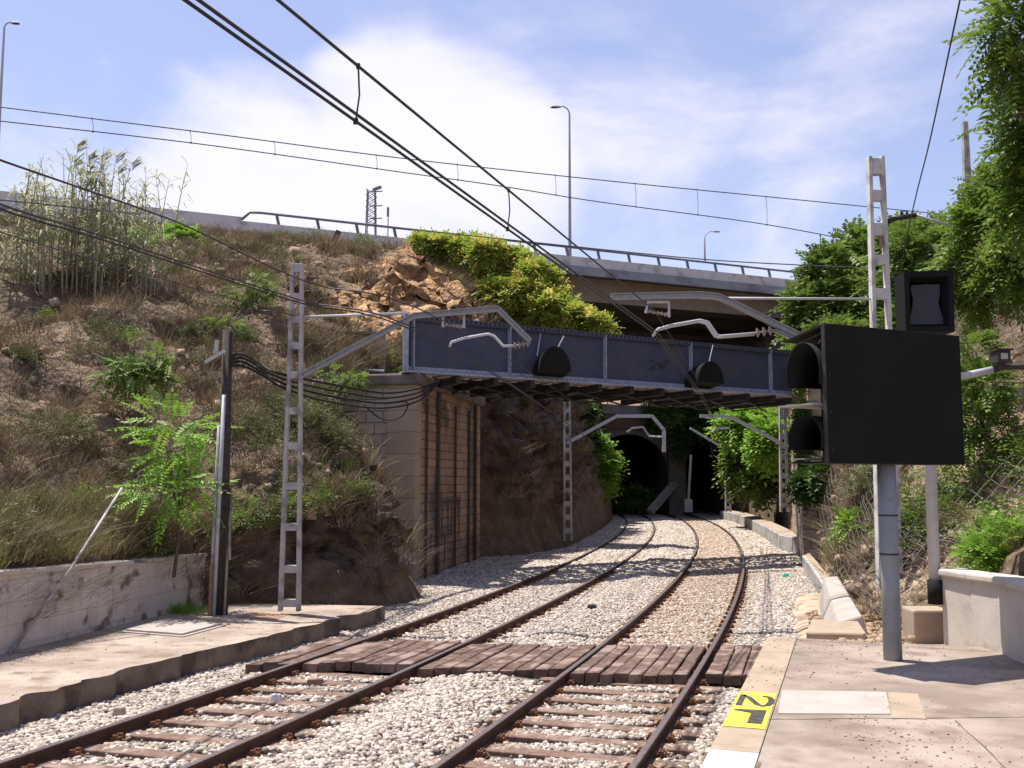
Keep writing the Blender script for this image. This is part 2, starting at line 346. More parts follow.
def blades(P, Nb, h, spread, w, lean=.5, bend=.3, green=None, two=True):
    """tufts of thin blades; h,spread arrays per tuft"""
    n = len(P); idx = np.repeat(np.arange(n), Nb); k = len(idx)
    a = rng.random(k)*2*np.pi; rr = rng.random(k)**.7
    hh = np.asarray(h)[idx]*(.45+.65*rng.random(k)); sp = np.asarray(spread)[idx]
    base = P[idx] + np.stack([np.cos(a)*rr*sp*.45, np.sin(a)*rr*sp*.45, np.zeros(k)-.03],1)
    a2 = a + rng.normal(size=k)*.7
    out = np.stack([np.cos(a2),np.sin(a2),np.zeros(k)],1)
    mid = base + out*(lean*sp*rr*.4)[:,None] + np.array([0,0,1.])*(hh*.55)[:,None]
    tip = base + out*(lean*sp*rr*1.1+bend*hh*.4)[:,None] + np.array([0,0,1.])*hh[:,None]
    a3 = rng.random(k)*np.pi; wv = np.stack([np.cos(a3),np.sin(a3),rng.normal(size=k)*.3],1)*(np.asarray(w)/2 if np.isscalar(w) else np.asarray(w)[idx]/2)[...,None] if not np.isscalar(w) else np.stack([np.cos(a3),np.sin(a3),rng.normal(size=k)*.3],1)*(w/2)
    V = np.stack([base-wv, base+wv, mid+wv*.8, mid-wv*.8, tip+wv*.2, tip-wv*.2],1)  # 2 quads
    b = np.arange(k)[:,None]*6
    Fq = np.concatenate([b+np.array([0,1,2,3]), b+np.array([3,2,4,5])],0)
    ct = rng.random(n)[idx]; col = np.clip(ct*.6+rng.random(k)*.5-.05,0,1)
    g = (np.asarray(green)[idx] if green is not None else np.zeros(k))
    return V.reshape(-1,3), Fq, np.repeat(col,6), np.repeat(np.clip(g,0,1),6)

# ---------------------------------------------------------------- terrain
class RBF:
    def __init__(s, pts, sm=.02):
        A = np.array([(p.x,p.y) for p in pts]); z = np.array([p.z for p in pts]); n=len(A)
        K = np.linalg.norm(A[:,None]-A[None],axis=2)+0.0; K = K - np.eye(n)*sm*10
        Pm = np.c_[np.ones(n),A]; Mx = np.block([[K,Pm],[Pm.T,np.zeros((3,3))]])
        s.c = np.linalg.solve(Mx, np.r_[z,0,0,0]); s.A=A
    def __call__(s, X, Y):
        X=np.asarray(X,float); Y=np.asarray(Y,float); sh=X.shape; Q=np.c_[X.ravel(),Y.ravel()]
        K=np.linalg.norm(Q[:,None]-s.A[None],axis=2); n=len(s.A)
        return (K@s.c[:n]+s.c[n]+Q@s.c[n+1:]).reshape(sh)
LP = [at(*p) for p in ((0,574,14.6),(100,565,17.2),(190,558,19.8),(0,500,17),(100,490,19.5),(180,490,22),(0,400,20.5),(100,400,22.5),(200,400,24.5),
  (255,470,22.5),(290,430,24.3),(330,418,24.8),(358,432,24.6),(380,462,23.8),(372,520,26.5),(360,480,27.2),(345,440,27.6),(325,415,27.6),(0,330,24),(100,330,26),(200,330,28),(300,345,29.5),(335,318,33),(380,376,30),(385,372,34),
  (0,262,28),(100,262,32),(200,246,42),(300,249,50),(400,268,52),(200,238,57),(400,262,60),(440,262,42),(470,300,38),(430,318,35),(520,330,46),(575,360,47),
  (490,395,39),(540,395,43),(585,410,48),(600,420,60),(560,330,58),(590,395,74),(560,340,82),(500,300,90))]
LP += [Vector((-40,30,12)),Vector((-60,60,15)),Vector((-30,95,16)),at(0,228,50),at(90,234,52),at(-60,235,48),Vector((0,110,14)),Vector((-25,5,9)),Vector((-14,6,2.6)),Vector((-9,6,1.3)),Vector((8,98,9)),Vector((8,130,11)),Vector((-40,140,15))]
RP = [at(*p) for p in ((870,600,18),(925,560,19),(930,500,21),(930,430,23.5),(940,360,27),(950,330,30),(1000,540,16.8),(1000,450,19.5),(1000,380,22.5),(1015,300,26),(860,550,24),(850,480,28),(840,420,32),(900,330,36),
  (805,520,42),(790,470,45),(780,430,52),(800,380,58),(830,330,60),(800,330,72),(745,490,62),(740,450,70),(735,425,80),(790,300,88),(850,280,80),(930,265,60),(1020,255,40),(1000,570,12.5),(1023,560,12.2))]
RP += [Vector((9,5,2.6)),Vector((6.6,5,1.3)),Vector((20,8,10)),Vector((40,40,22)),Vector((60,80,26)),Vector((30,110,20)),Vector((20,98,10)),Vector((16,98,9)),Vector((18,130,11)),Vector((40,140,20))]
hl, hr = RBF(LP), RBF(RP)
def interp(Y, tb): a = np.array(tb); return np.interp(Y, a[:,0], a[:,1])
UL = [(-5,-9.2),(9,-9.2),(14.5,-9.25),(20.3,-9.7),(21.1,-8.6),(22,-6.7),(24,-6.35),(25.4,-6.8),(26.2,-8.9),(28,-9.3),(36,-8.9),(38,-7.0),(42,-6.2),(60,-6.1),(90,-5.4),(98,-5.3),(99,-5.3),(140,-6)]
WL = [(0,.25),(20,.25),(22,.9),(26,1.1),(38,1.4),(60,1.6),(90,1),(140,1)]
UR = [(-5,9.9),(5,7.6),(8,6.55),(12.7,4.75),(14,4.0),(18,3.4),(22,2.9),(30,3.1),(41,3.7),(60,4.0),(90,4.2),(140,4)]
WR = [(0,.25),(12.7,.25),(15,1.5),(22,1.2),(40,1.0),(140,1.0)]
def surfL(Y, v):
    Y=np.asarray(Y,float); v=np.asarray(v,float); w_=interp(Y,WL); steep=v<.3
    d = np.where(steep, v/.3*w_, w_ + 70*((v-.3)/.7)**2.2)
    X = tx(Y, interp(Y,UL)) - d
    zb = np.where(Y<20.5,.0,-.2); z1 = np.maximum(hl(X,Y), zb+.3)
    s = np.where(steep, np.clip(v/.3,0,1)**.8, 1); return X, zb+(z1-zb)*s
def surfR(Y, v):
    Y=np.asarray(Y,float); v=np.asarray(v,float); w_=interp(Y,WR); steep=v<.2
    d = np.where(steep, v/.2*w_, w_ + 60*((v-.2)/.8)**2.0)
    X = tx(Y, interp(Y,UR)) + d
    zb = np.where(Y<14,.45,-.15); z1 = np.maximum(hr(X,Y), zb+.1)
    s = np.where(steep, np.clip(v/.2,0,1)**.8, 1); return X, zb+(z1-zb)*s
def hit(px,py,f,Y0=13):
    Y=Y0
    while Y<95:
        p=at(px,py,Y)
        if float(f(p.x,p.y))>p.z: return p
        Y+=.25
    return at(px,py,40)
ORC=[hit(430,300,hl),hit(345,300,hl),hit(450,285,hl),hit(320,285,hl),hit(395,290,hl),hit(470,305,hl)]
def disp(x,y,z,amp):
    p = Vector((x,y,z)); n = noise.turbulence_vector(p*.55,4,False)
    for c in ORC:
        dd_=(p-c).length
        if dd_<3.2: amp*= 1+.5*min(1,(3.2-dd_)); n=n*.75+noise.turbulence_vector(p*2.3,4,False)*.5; break
    q = noise.noise(p*2.7)*.35
    return (amp*(n[0]-.1+q), amp*(n[1]-.1), amp*(n[2]*.9-.1+q))
ORANGE = [(hit(360,300,hl),2.0),(hit(430,300,hl),3.0),(hit(445,275,hl),2.8),(hit(450,285,hl),2.6),(hit(465,305,hl),2),(hit(320,285,hl),1.2),(hit(385,315,hl),2.2),(hit(400,275,hl),1.8)]
TAN = [(hit(130,530,hl),1.3),(hit(60,440,hl),1.6),(hit(115,490,hl),1.2),(hit(60,350,hl),1.3),(hit(230,370,hl),1.2),(hit(1000,430,hr),2.6),(hit(960,450,hr),2.2),(at(500,460,41),1.2),(at(880,590,18.6),2.5),(at(770,480,50),5),(at(1010,500,18),2)]
def hill(name, fn, Ys, vs, side):
    YY,VV = np.meshgrid(Ys,vs,indexing='ij'); X,Z = fn(YY,VV)
    X=X.copy();Z=Z.copy();Yc=YY.copy(); org=np.zeros(X.shape); tan=np.zeros(X.shape); cut=np.zeros(X.shape)
    for i in range(X.shape[0]):
        for j in range(X.shape[1]):
            lim = 0.0 if (j==0) else min(1, (VV[i,j])/.12)
            if side<0 and Ys[i]<20 and VV[i,j]<.35: lim*= .1
            if side<0 and 27.3<Ys[i]<36.5 and VV[i,j]<.42: lim*=.15
            if side>0 and Ys[i]<14.5: lim*=min(1,VV[i,j]/.6)*.3
            a = .55*lim; dx,dy,dz = disp(X[i,j],Yc[i,j],Z[i,j],a)
            if VV[i,j]<.3: dz*=.3
            if side<0 and Ys[i]>20.5:
                cw_=lim*max(0,min(1,(.42-VV[i,j])/.12)); cut[i,j]=cw_
                q_=Vector((X[i,j]*.9,Yc[i,j]*.9,Z[i,j]*.35)); vd=noise.voronoi(Vector((X[i,j],Yc[i,j],Z[i,j]*.7))*1.25)[0]; vd2=noise.voronoi(Vector((X[i,j],Yc[i,j],Z[i,j]))*3.1)[0]; rd=.8*abs(noise.noise(q_))+.42*(1-min(1,2.6*(vd[1]-vd[0])))+.22*(1-min(1,2.2*(vd2[1]-vd2[0])))+.25*(noise.noise(q_*4.5)+.3)
                if not 27<Ys[i]<36.5: dx+= -cw_*(1.35*rd-.42); dz+=cw_*.12*noise.noise(q_*6)
            X[i,j]+=dx; Yc[i,j]+=dy; Z[i,j]+=dz
            p = Vector((X[i,j],Yc[i,j],Z[i,j])); wob = noise.noise(p*.9)*1.3
            for c,r_ in ORANGE:
                org[i,j]=max(org[i,j], min(1,max(0,(r_-(p-c).length+wob)/.7)))
            for c,r_ in TAN:
                tan[i,j]=max(tan[i,j], min(1,max(0,(r_-(p-c).length+wob)/1.2)))
    V = np.stack([X,Yc,Z],-1).reshape(-1,3); a,b = X.shape
    I = np.arange(a*b).reshape(a,b); Fq = np.stack([I[:-1,:-1],I[1:,:-1],I[1:,1:],I[:-1,1:]],-1).reshape(-1,4)
    if side<0: Fq = Fq[:,::-1]
    o = npmesh(name, V, Fq, hillmat, {'orange':org.ravel(),'tan':tan.ravel(),'cut':cut.ravel()}, origin=(0,0,0), smooth=False)
    tag(o, kind='structure'); return o
hillmat = mat('hillside_soil',(.10,.068,.043),(.225,.16,.105),1.7,.95,1,bscale=6,detail=10,dist=.22)
t = hillmat.node_tree; b = t.nodes['Principled BSDF']; src = b.inputs['Base Color'].links[0].from_socket
for an, cA, cB in (('cut',(.045,.032,.025),(.17,.12,.085)),('tan',(.26,.18,.115),(.45,.335,.22)),('orange',(.20,.11,.055),(.55,.34,.17))):  # cut: dark rock, deepened to carry the shade of the steep face
    a = N(t,'ShaderNodeAttribute'); a.attribute_name = an
    nn = N(t,'ShaderNodeTexNoise'); nn.inputs['Scale'].default_value=1.9; nn.inputs['Detail'].default_value=9; g=N(t,'ShaderNodeNewGeometry'); lk(t,g.outputs['Position'],nn.inputs['Vector'])
    rr = N(t,'ShaderNodeMapRange'); rr.inputs['From Min'].default_value=.36; rr.inputs['From Max'].default_value=.62; lk(t,nn.outputs['Fac'],rr.inputs['Value'])
    x = N(t,'ShaderNodeMix',data_type='RGBA'); x.inputs['A'].default_value=(*cA,1); x.inputs['B'].default_value=(*cB,1); lk(t,rr.outputs[0],x.inputs['Factor'])
    y = N(t,'ShaderNodeMix',data_type='RGBA'); lk(t,a.outputs['Fac'],y.inputs['Factor']); lk(t,src,y.inputs['A']); lk(t,x.outputs['Result'],y.inputs['B']); src = y.outputs['Result']
lk(t,src,b.inputs['Base Color'])
Ys = np.concatenate([np.arange(2,14,.6),np.arange(14,20.5,.22),np.arange(20.5,28,.10),np.arange(28,46,.18),np.arange(46,100,.9),np.arange(100,141,3)])
vsL = np.concatenate([np.linspace(0,.3,44),np.linspace(.3,.75,95)[1:],np.linspace(.75,1,18)[1:]])
hill('hillside', surfL, Ys, vsL, -1)
vsR = np.concatenate([np.linspace(0,.2,10),np.linspace(.2,.75,80)[1:],np.linspace(.75,1,16)[1:]])
hill('hillside', surfR, Ys, vsR, 1)
# ground to the horizon
g = MB(); g.add([(-900,-300,-.62),(900,-300,-.62),(900,1500,-.62),(-900,1500,-.62)],[(0,1,2,3)]); tag(g.build('ground',M['dirt'],origin=(0,0,-.62)),kind='structure')
# ballast bed sheet
def balz(u, Y):
    u = np.asarray(u,float); z = np.full(u.shape,-.185)
    z = z + .10*np.exp(-((u+1.98)/.55)**2)
    z = z + .05*np.exp(-((u-1.9)/.6)**2)*np.clip((Y-16)/5,0,1) + .03*(u>1.6)*np.clip((Y-18)/4,0,1)*(u-1.6).clip(0,1)
    z = z - .05*(u<-5.4)*np.clip((22-Y)/5,0,1)
    return z
us = np.linspace(-9.5,5.2,60); Yb = np.concatenate([np.arange(3,40,.4),np.arange(40,141,1.5)])
YY,UU = np.meshgrid(Yb,us,indexing='ij'); XX = tx(YY,UU); ZZ = balz(UU,YY)
for i in range(ZZ.shape[0]):
    for j in range(ZZ.shape[1]): ZZ[i,j]+= .02*noise.noise(Vector((XX[i,j],YY[i,j],0))*1.5)
I=np.arange(XX.size).reshape(XX.shape); Fq=np.stack([I[:-1,:-1],I[:-1,1:],I[1:,1:],I[1:,:-1]],-1).reshape(-1,4)
fi = (YY[:-1,:-1].ravel()>26).astype(int)
o = npmesh('ballast', np.stack([XX,YY,ZZ],-1).reshape(-1,3), Fq, [M['ballast'],M['farstone']], origin=(0,0,0), smooth=True); o.data.polygons.foreach_set('material_index',fi); tag(o,kind='structure')
# ballast stones
def stones(name, X, Y, Z, size, mt, colp=.5, tanmask=None, label=None, flat=.75):
    n=len(X)
    cube = np.array([(-1,-1,-1),(1,-1,-1),(1,1,-1),(-1,1,-1),(-1,-1,1),(1,-1,1),(1,1,1),(-1,1,1)],float)*.5
    q = np.array([(3,2,1,0),(4,5,6,7),(0,1,5,4),(1,2,6,5),(2,3,7,6),(3,0,4,7)])
    V = cube[None]*(1+.5*(rng.random((n,8,3))-.5)); V[:,4:,:2]*= (.55+.35*rng.random((n,1,1)))
    V = V*(size[:,None,None])*np.stack([np.ones(n),.65+.4*rng.random(n),flat*(.6+.5*rng.random(n))],1)[:,None,:]
    a = rng.random(n)*2*np.pi; tl = rng.normal(size=n)*.5
    ca,sa,ct,st = np.cos(a),np.sin(a),np.cos(tl),np.sin(tl)
    y2 = V[:,:,1]*ct[:,None]-V[:,:,2]*st[:,None]; z2 = V[:,:,1]*st[:,None]+V[:,:,2]*ct[:,None]
    x3 = V[:,:,0]*ca[:,None]-y2*sa[:,None]; y3 = V[:,:,0]*sa[:,None]+y2*ca[:,None]
    V = np.stack([x3+X[:,None],y3+Y[:,None],z2+Z[:,None]],-1)
    Fq = (np.arange(n)[:,None,None]*8+q[None]).reshape(-1,4)
    col = rng.random(n)**1.35; col2 = (rng.random(n)*(tanmask if tanmask is not None else .3)).clip(0,1)
    o = npmesh(name, V.reshape(-1,3), Fq, M[mt], {'col':np.repeat(col,8),'col2':np.repeat(col2,8)}, origin=(0,0,0)); return tag(o,kind='stuff',label=label)
nS = 270000
Yr = 7.5 + 25*rng.random(nS*2)**1.35; U = -8.9 + rng.random(nS*2)*(11.8); X = tx(Yr,U)
px = 512+1000*X/Yr; 
keep = (px>-60)&(px<880)&((U>-6.3)|(Yr>20.8))&((U<2.05)|(Yr>14.5)); 
# keep clear of sleepers (computed below) partly
Yr,U,X = Yr[keep][:nS],U[keep][:nS],X[keep][:nS]
SLP = .6
on_sl = np.zeros(len(Yr),bool)
for off in (0,-SP):
    ph = (Yr/ SLP) % 1.0
    on_sl |= (abs(U-off)<1.25)&((ph>.24)&(ph<.76))&(rng.random(len(Yr))<np.where(Yr<14.5,.97,.45))
railclear = np.zeros(len(Yr),bool)
for rp in (-G,G,-SP-G,-SP+G): railclear |= abs(U-rp)<.085
k = ~on_sl & ~railclear & ~((Yr>14.15-(U+.9)*.16)&(Yr<16.6-(U+.9)*.12)&(U<1.7)&(U>-5.5)); Yr,U,X = Yr[k],U[k],X[k]
Zs = balz(U,Yr)+ rng.random(len(Yr))*.035 + .005
rust = np.zeros(len(Yr))+.25
for rp,wt in ((-G,1),(G,1),(-SP-G,.8),(-SP+G,.7)): rust = np.maximum(rust, wt*1.1*np.exp(-((U-rp)/.3)**2))
rust = np.maximum(rust, .75*(abs(U)<.87)*(Yr>17))
stones('ballast_stones', X, Yr, Zs, .026+.05*rng.random(len(X))**2.0, 'stone', tanmask=rust, label='pale crushed stone ballast lying between and beside the rails')

nF=150000
Yf=31+44*rng.random(nF)**1.25; Uf=-8.6+11.7*rng.random(nF); kk=np.ones(nF,bool)
for rp_ in (-G,G,-SP-G,-SP+G): kk&= abs(Uf-rp_)>.1
kk&=~((Uf>2.6)&(Yf<20)); Yf,Uf=Yf[kk],Uf[kk]; Xf=tx(Yf,Uf)
rust=.3+.6*(abs(Uf)<.9)+.35*(abs(Uf+SP)<.6)*0
stones('ballast_stones', Xf, Yf, balz(Uf,Yf)+.015+.05*rng.random(len(Xf))+.02*(abs(Uf)<1.3)+.02*(abs(Uf+SP)<1.3), .07+.07*rng.random(len(Xf)), 'stone', tanmask=rust, label='distant stone ballast of the curving tracks beyond the blue bridge')
# ---------------------------------------------------------------- tracks
def rail_mesh(u, Y0, Y1):
    prof = [(-.07,-.16),(.07,-.16),(.07,-.145),(.012,-.125),(.012,-.045),(.036,-.035),(.036,-.006),(.028,0),(-.028,0),(-.036,-.006),(-.036,-.035),(-.012,-.045),(-.012,-.125),(-.07,-.145)]
    Yt = np.concatenate([np.arange(Y0,60,1.),np.arange(60,Y1+.1,2)]); V=[];Fs=[];mi=[];n=len(prof)
    for Y in Yt:
        for a,z in prof: V.append((float(tx(Y,u+a)),Y,z))
    for i in range(len(Yt)-1):
        for k in range(n):
            Fs.append((i*n+k,i*n+(k+1)%n,(i+1)*n+(k+1)%n,(i+1)*n+k)); mi.append(1 if k in (6,7,8) else 0)
    mb = MB(); mb.v=V; mb.f=[list(f) for f in Fs]; mb.m=mi; mb.uv=[None]*len(Fs); return mb
def sleeper(Y, off, parent, mb=None):
    p = T(Y,off); d = Vector((float(dxc(Y)),1,0)).normalized(); r = Vector((d.y,-d.x,0))
    own = mb is None
    if own: mb = MB()
    mb.box((p.x,p.y,-.213+(.016 if Y<14.3 else 0)-(.035 if Y>18 else 0)),(2.55,.23,.13),(r,d,Vector((0,0,1))))
    if not own: return
    return mb.build('sleeper', M['sleeper'], parent, bevel=.012)
for off, lab in ((0,'right hand curving railway track with worn head rails beside the paved platform'),(-SP,'left hand curving railway track with rusty rails beside the low crumbling platform')):
    root = thing('railway_track', lab, 'railway track', T(8,off,-.3), 'pair of railway tracks')
    for s_ in (-G,G): rail_mesh(off+s_,3,118).build('rail',[M['rail'],M['railtop']],root)
    rest = MB(); proto = None
    for i in range(175):
        Y = 6.3+SLP/2 + i*SLP*1.0
        Y = (math.floor(6.0/SLP)+.5+i)*SLP
        if i < 100:
            s_ = sleeper(Y, off, root)
            if i < 42:
                d = Vector((float(dxc(Y)),1,0)).normalized(); r = Vector((d.y,-d.x,0))
                for q in (-G,G):
                    c = MB(); pc = T(Y,off+q)
                    c.box((pc.x,pc.y,-.158),(.34,.15,.012),(r,d,Vector((0,0,1))))
                    for e in (-1,1):
                        for w_ in (-.04,.04):
                            b0 = pc + r*(.11*e) + d*w_
                            c.tube([b0+Vector((0,0,-.155)),b0+Vector((0,0,-.085))],.016,6)
                            c.box((b0.x,b0.y,-.10),(.05,.045,.03),(r,d,Vector((0,0,1))))
                        c.bar(pc+r*(.05*e)+Vector((0,0,-.13)),pc+r*(.15*e)+Vector((0,0,-.125)),.11,.03)
                    c.build('rail_clip', M['clip'], s_)
        else: sleeper(Y, off, root, rest)
    r_ = rest.build('sleeper_row', M['sleeper'], root); r_['kind']='stuff'
# timber crossing panels. planks run along the track direction, ends at image rows 640 / 677
def crossing(u0,u1,n,Y0,Y1,zt,label,th=.13):
    root = thing('timber_crossing', label, 'board crossing', T((Y0+Y1)/2,(u0+u1)/2,-.18), 'timber crossing panels between the rails')
    W=(u1-u0)/n
    for i in range(n):
        a=u0+W*i+random.uniform(.008,.02); b_=u0+W*(i+1)-random.uniform(.006,.018); mb=MB()
        ya=Y0+random.uniform(-.07,.07); yb=Y1+random.uniform(-.06,.06); zz=zt+random.uniform(-.014,.012)
        nseg=9; V=[];Fs=[]
        for j in range(nseg+1):
            Y=ya+(yb-ya)*j/nseg; w0=random.uniform(-.006,.006); w1=random.uniform(-.006,.006)
            dz=.005*math.sin(j*1.3+i)
            for (u,z) in ((a+w0,zz-th),(b_+w1,zz-th),(b_+w1,zz-.012+dz),(b_+w1-.014,zz+dz),((a+b_)/2,zz+dz-.004),(a+w0+.014,zz+dz),(a+w0,zz-.012+dz)): V.append((float(tx(Y,u)),Y,z))
        m_=7
        for j in range(nseg):
            for k in range(m_): Fs.append((j*m_+k,j*m_+(k+1)%m_,(j+1)*m_+(k+1)%m_,(j+1)*m_+k))
        Fs += [tuple(range(m_-1,-1,-1)),tuple(nseg*m_+k for k in range(m_))]
        mb.add(V,Fs); mb.build('plank',M['plank'],root)
crossing(-.80,.76,8,14.1,16.6,-.005,'timber board panel between the two rails of the right hand track')
crossing(.98,1.72,3,14.1,16.6,-.02,'short timber board panel between right hand track and platform edge')
crossing(-SP+.97,-.96,9,14.5,16.7,-.02,'widest timber board panel, in the gap between the two tracks')
crossing(-SP-.80,-SP+.76,7,14.9,17.0,-.01,'timber board panel between the two rails of the left hand track')
crossing(-SP-1.62,-SP-.97,3,15.0,17.5,-.03,'weathered timber board panel tucked between left track and low platform')

# ---------------------------------------------------------------- left platform
ZL = .12
e0 = atz(0,706,ZL); 
edgeL = [atz(px,py,ZL) for px,py in ((-260,772),(0,706),(60,688),(130,668),(195,652),(250,640),(300,628),(345,618),(368,612))]
edgeL = edgeL
wallL = [atz(-160,700,ZL),atz(0,655,ZL),atz(100,630,ZL),atz(204,605,ZL)]
pl = MB()
# jagged edge
pts=[]
for i in range(len(edgeL)-1):
    for k in range(34):
        p = edgeL[i].lerp(edgeL[i+1],k/34); q=noise.noise(p*1.1)*.08+noise.noise(p*4)*.05-max(0,noise.noise(p*1.9+Vector((5,5,5)))-.12)*.5; pts.append(p+Vector((q,0,0)))
pts.append(edgeL[-1])
back=[atz(385,606,ZL),atz(240,603,ZL),wallL[3]+Vector((-.2,.3,0)),wallL[2]+Vector((-.25,.1,0)),wallL[1]+Vector((-.2,.1,0)),wallL[0]+Vector((-.3,0,0))]
poly=[(p.x,p.y) for p in pts]+[(p.x,p.y) for p in back]
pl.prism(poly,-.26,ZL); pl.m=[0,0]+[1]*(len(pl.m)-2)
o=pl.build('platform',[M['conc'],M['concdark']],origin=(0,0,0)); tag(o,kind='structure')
# inspection covers
def cover(label, corners, z, mt, th=.04, frame=None):
    root = thing('inspection_cover',label,'manhole cover',sum(corners,Vector())/4)
    mb=MB(); mb.prism([(c.x,c.y) for c in corners],z-.02,z+th); mb.build('lid',M[mt],root,bevel=.006)
    cen=sum(corners,Vector())/4; mb=MB(); mb.prism([(cen.x+(c.x-cen.x)*1.12,cen.y+(c.y-cen.y)*1.12) for c in corners],z-.05,z+th*.35); mb.build('surround',M[frame or 'paveclean'],root)
cover('pale square concrete cover slab standing proud on the low platform',[atz(126,632,ZL),atz(182,636.5,ZL),atz(221,626,ZL),atz(166,621,ZL)],ZL,'paveclean',.05)
cover('rusty brown cover plate set in the low platform near the mast',[atz(236,617.5,ZL),atz(276,620.5,ZL),atz(289,615.5,ZL),atz(250,612.5,ZL)],ZL,'rustplate',.012)
# retaining wall left
root=thing('retaining_wall','low whitewashed block wall with peeling paint behind the left platform','wall',wallL[1])
wb=MB(); W=[p.copy() for p in wallL]; top=[1.2,1.26,1.17,1.1]; u0=0; nrm=Vector((-.95,.25,0)).normalized()
segs=[]
for i in range(3):
    for k in range(8): segs.append((W[i].lerp(W[i+1],k/8), top[i]+(top[i+1]-top[i])*k/8))
segs.append((W[3],top[3]))
for i in range(len(segs)-1):
    (a,ta),(b_,tb)=segs[i],segs[i+1]; L=(b_-a).length
    j1=noise.noise(a*2)*.025; 
    A0=Vector((a.x,a.y,-.1));B0=Vector((b_.x,b_.y,-.1));B1=Vector((b_.x,b_.y,tb));A1=Vector((a.x,a.y,ta))
    wb.add([A0,B0,B1,A1],[(0,1,2,3)],0,[[(u0,0),(u0+L,0),(u0+L,tb),(u0,ta)]])
    wb.add([A1,B1,B1+nrm*.4,A1+nrm*.4],[(0,1,2,3)],0,[[(u0,3),(u0+L,3),(u0+L,3.4),(u0,3.4)]])
    u0+=L
wb.quad_uv(Vector((W[3].x,W[3].y,-.1)),Vector((W[3].x,W[3].y,-.1))+nrm*.4,Vector((W[3].x,W[3].y,top[3]))+nrm*.4,Vector((W[3].x,W[3].y,top[3])))
wb.build('wall',M['whitewall'],root)
cp=MB()
for i in range(len(segs)-1):
    if noise.noise(segs[i][0]*3)>-.35:
        (a,ta),(b_,tb)=segs[i],segs[i+1]; cp.bar(Vector((a.x,a.y,ta+.03))+nrm*.16,Vector((b_.x,b_.y,tb+.03))+nrm*.16,.40,.07)
cp.build('coping',M['parapet'],root,bevel=.015)

# ---------------------------------------------------------------- right platform
ZR=.62
pe=[atz(640,890,ZR),atz(700,768,ZR),atz(766,640,ZR)]
pi_=[atz(726,890,ZR),atz(757,760,ZR),atz(786,640,ZR)]
d0=(pe[2]-pe[1]).normalized(); n0=Vector((d0.y,-d0.x,0))
E0=pe[1]-d0*6; E1=pe[2]+d0*.15
wi=.37
pm=MB()
def P3(s_,u,z=ZR): q=pe[1]+d0*s_+n0*u; return Vector((q.x,q.y,z))
Ls=(pe[2]-pe[1]).length
pm.quad_uv(P3(-6,wi),P3(-6,9),P3(Ls+.3,9),P3(Ls+.3,wi),0)
pm.quad_uv(P3(-6,.06,-.3),P3(-6,.06,ZR-.16),P3(Ls+.3,.06,ZR-.16),P3(Ls+.3,.06,-.3),0)
pm.quad_uv(P3(Ls+.3,0,-.3),P3(Ls+.3,0,ZR),P3(Ls+.3,9,ZR),P3(Ls+.3,9,-.3),0)
tag(pm.build('platform',M['pave'],origin=(0,0,0)),kind='structure')
# edge stones
root=thing('platform_edging','row of tan edge stones along the paved right platform with painted yellow number','kerb',P3(0,.2,0))
sy0=None
def sfor(py):  # distance along edge for image row
    p=atz(745,py,ZR); return (p-pe[1]).dot(d0)
S21a,S21b=sfor(729),sfor(692); Swh=sfor(752)
st=[(-6,-5),(-5,-4),(-4,-3),(-3,-2),(-2,-1),(-1,Swh)]
x_=Swh
cuts=[Swh,S21a]+[S21a+(S21b-S21a)*1.0]
rest=(Ls+.3-S21b); nn_=3
cuts+= [S21b+rest*(k+1)/nn_ for k in range(nn_)]
cuts=[-6,-5,-4,-3,-2,-1]+cuts
for i in range(len(cuts)-1):
    a,b_=cuts[i]+.004,cuts[i+1]-.004; mb=MB()
    mb.prism([tuple(P3(a,0)[:2]),tuple(P3(a,wi-.006)[:2]),tuple(P3(b_,wi-.006)[:2]),tuple(P3(b_,0)[:2])],ZR-.17,ZR+.003)
    white = b_<=Swh+.01 and i>=5
    o=mb.build('edge_stone',M['white_paint'] if white else M['edge'],root,bevel=.008)
    if white: o['label']='white painted edge stone'
# yellow painted 21
mb=MB(); z=ZR+.008; mb.add([P3(S21a+.02,.005,z),P3(S21a+.02,wi-.02,z),P3(S21b-.02,wi-.02,z),P3(S21b-.02,.005,z)],[(0,1,2,3)]); mb.build('yellow_panel',M['yellow'],root)
# digits: read facing the platform from the track: baseline towards +... build from strokes in (s,u) with image-measured layout
h=(S21b-S21a); z=ZR+.012
def stroke(mb,pts,w):
    ps=[P3(S21a+h*a,wi*b_,z) for a,b_ in pts]
    L=[];Rr=[]
    for i,p in enumerate(ps):
        d=(ps[min(i+1,len(ps)-1)]-ps[max(i-1,0)]).normalized(); n=Vector((-d.y,d.x,0)); L.append(p+n*w/2); Rr.append(p-n*w/2)
    for i in range(len(ps)-1): mb.add([L[i],L[i+1],Rr[i+1],Rr[i]],[(3,2,1,0)])
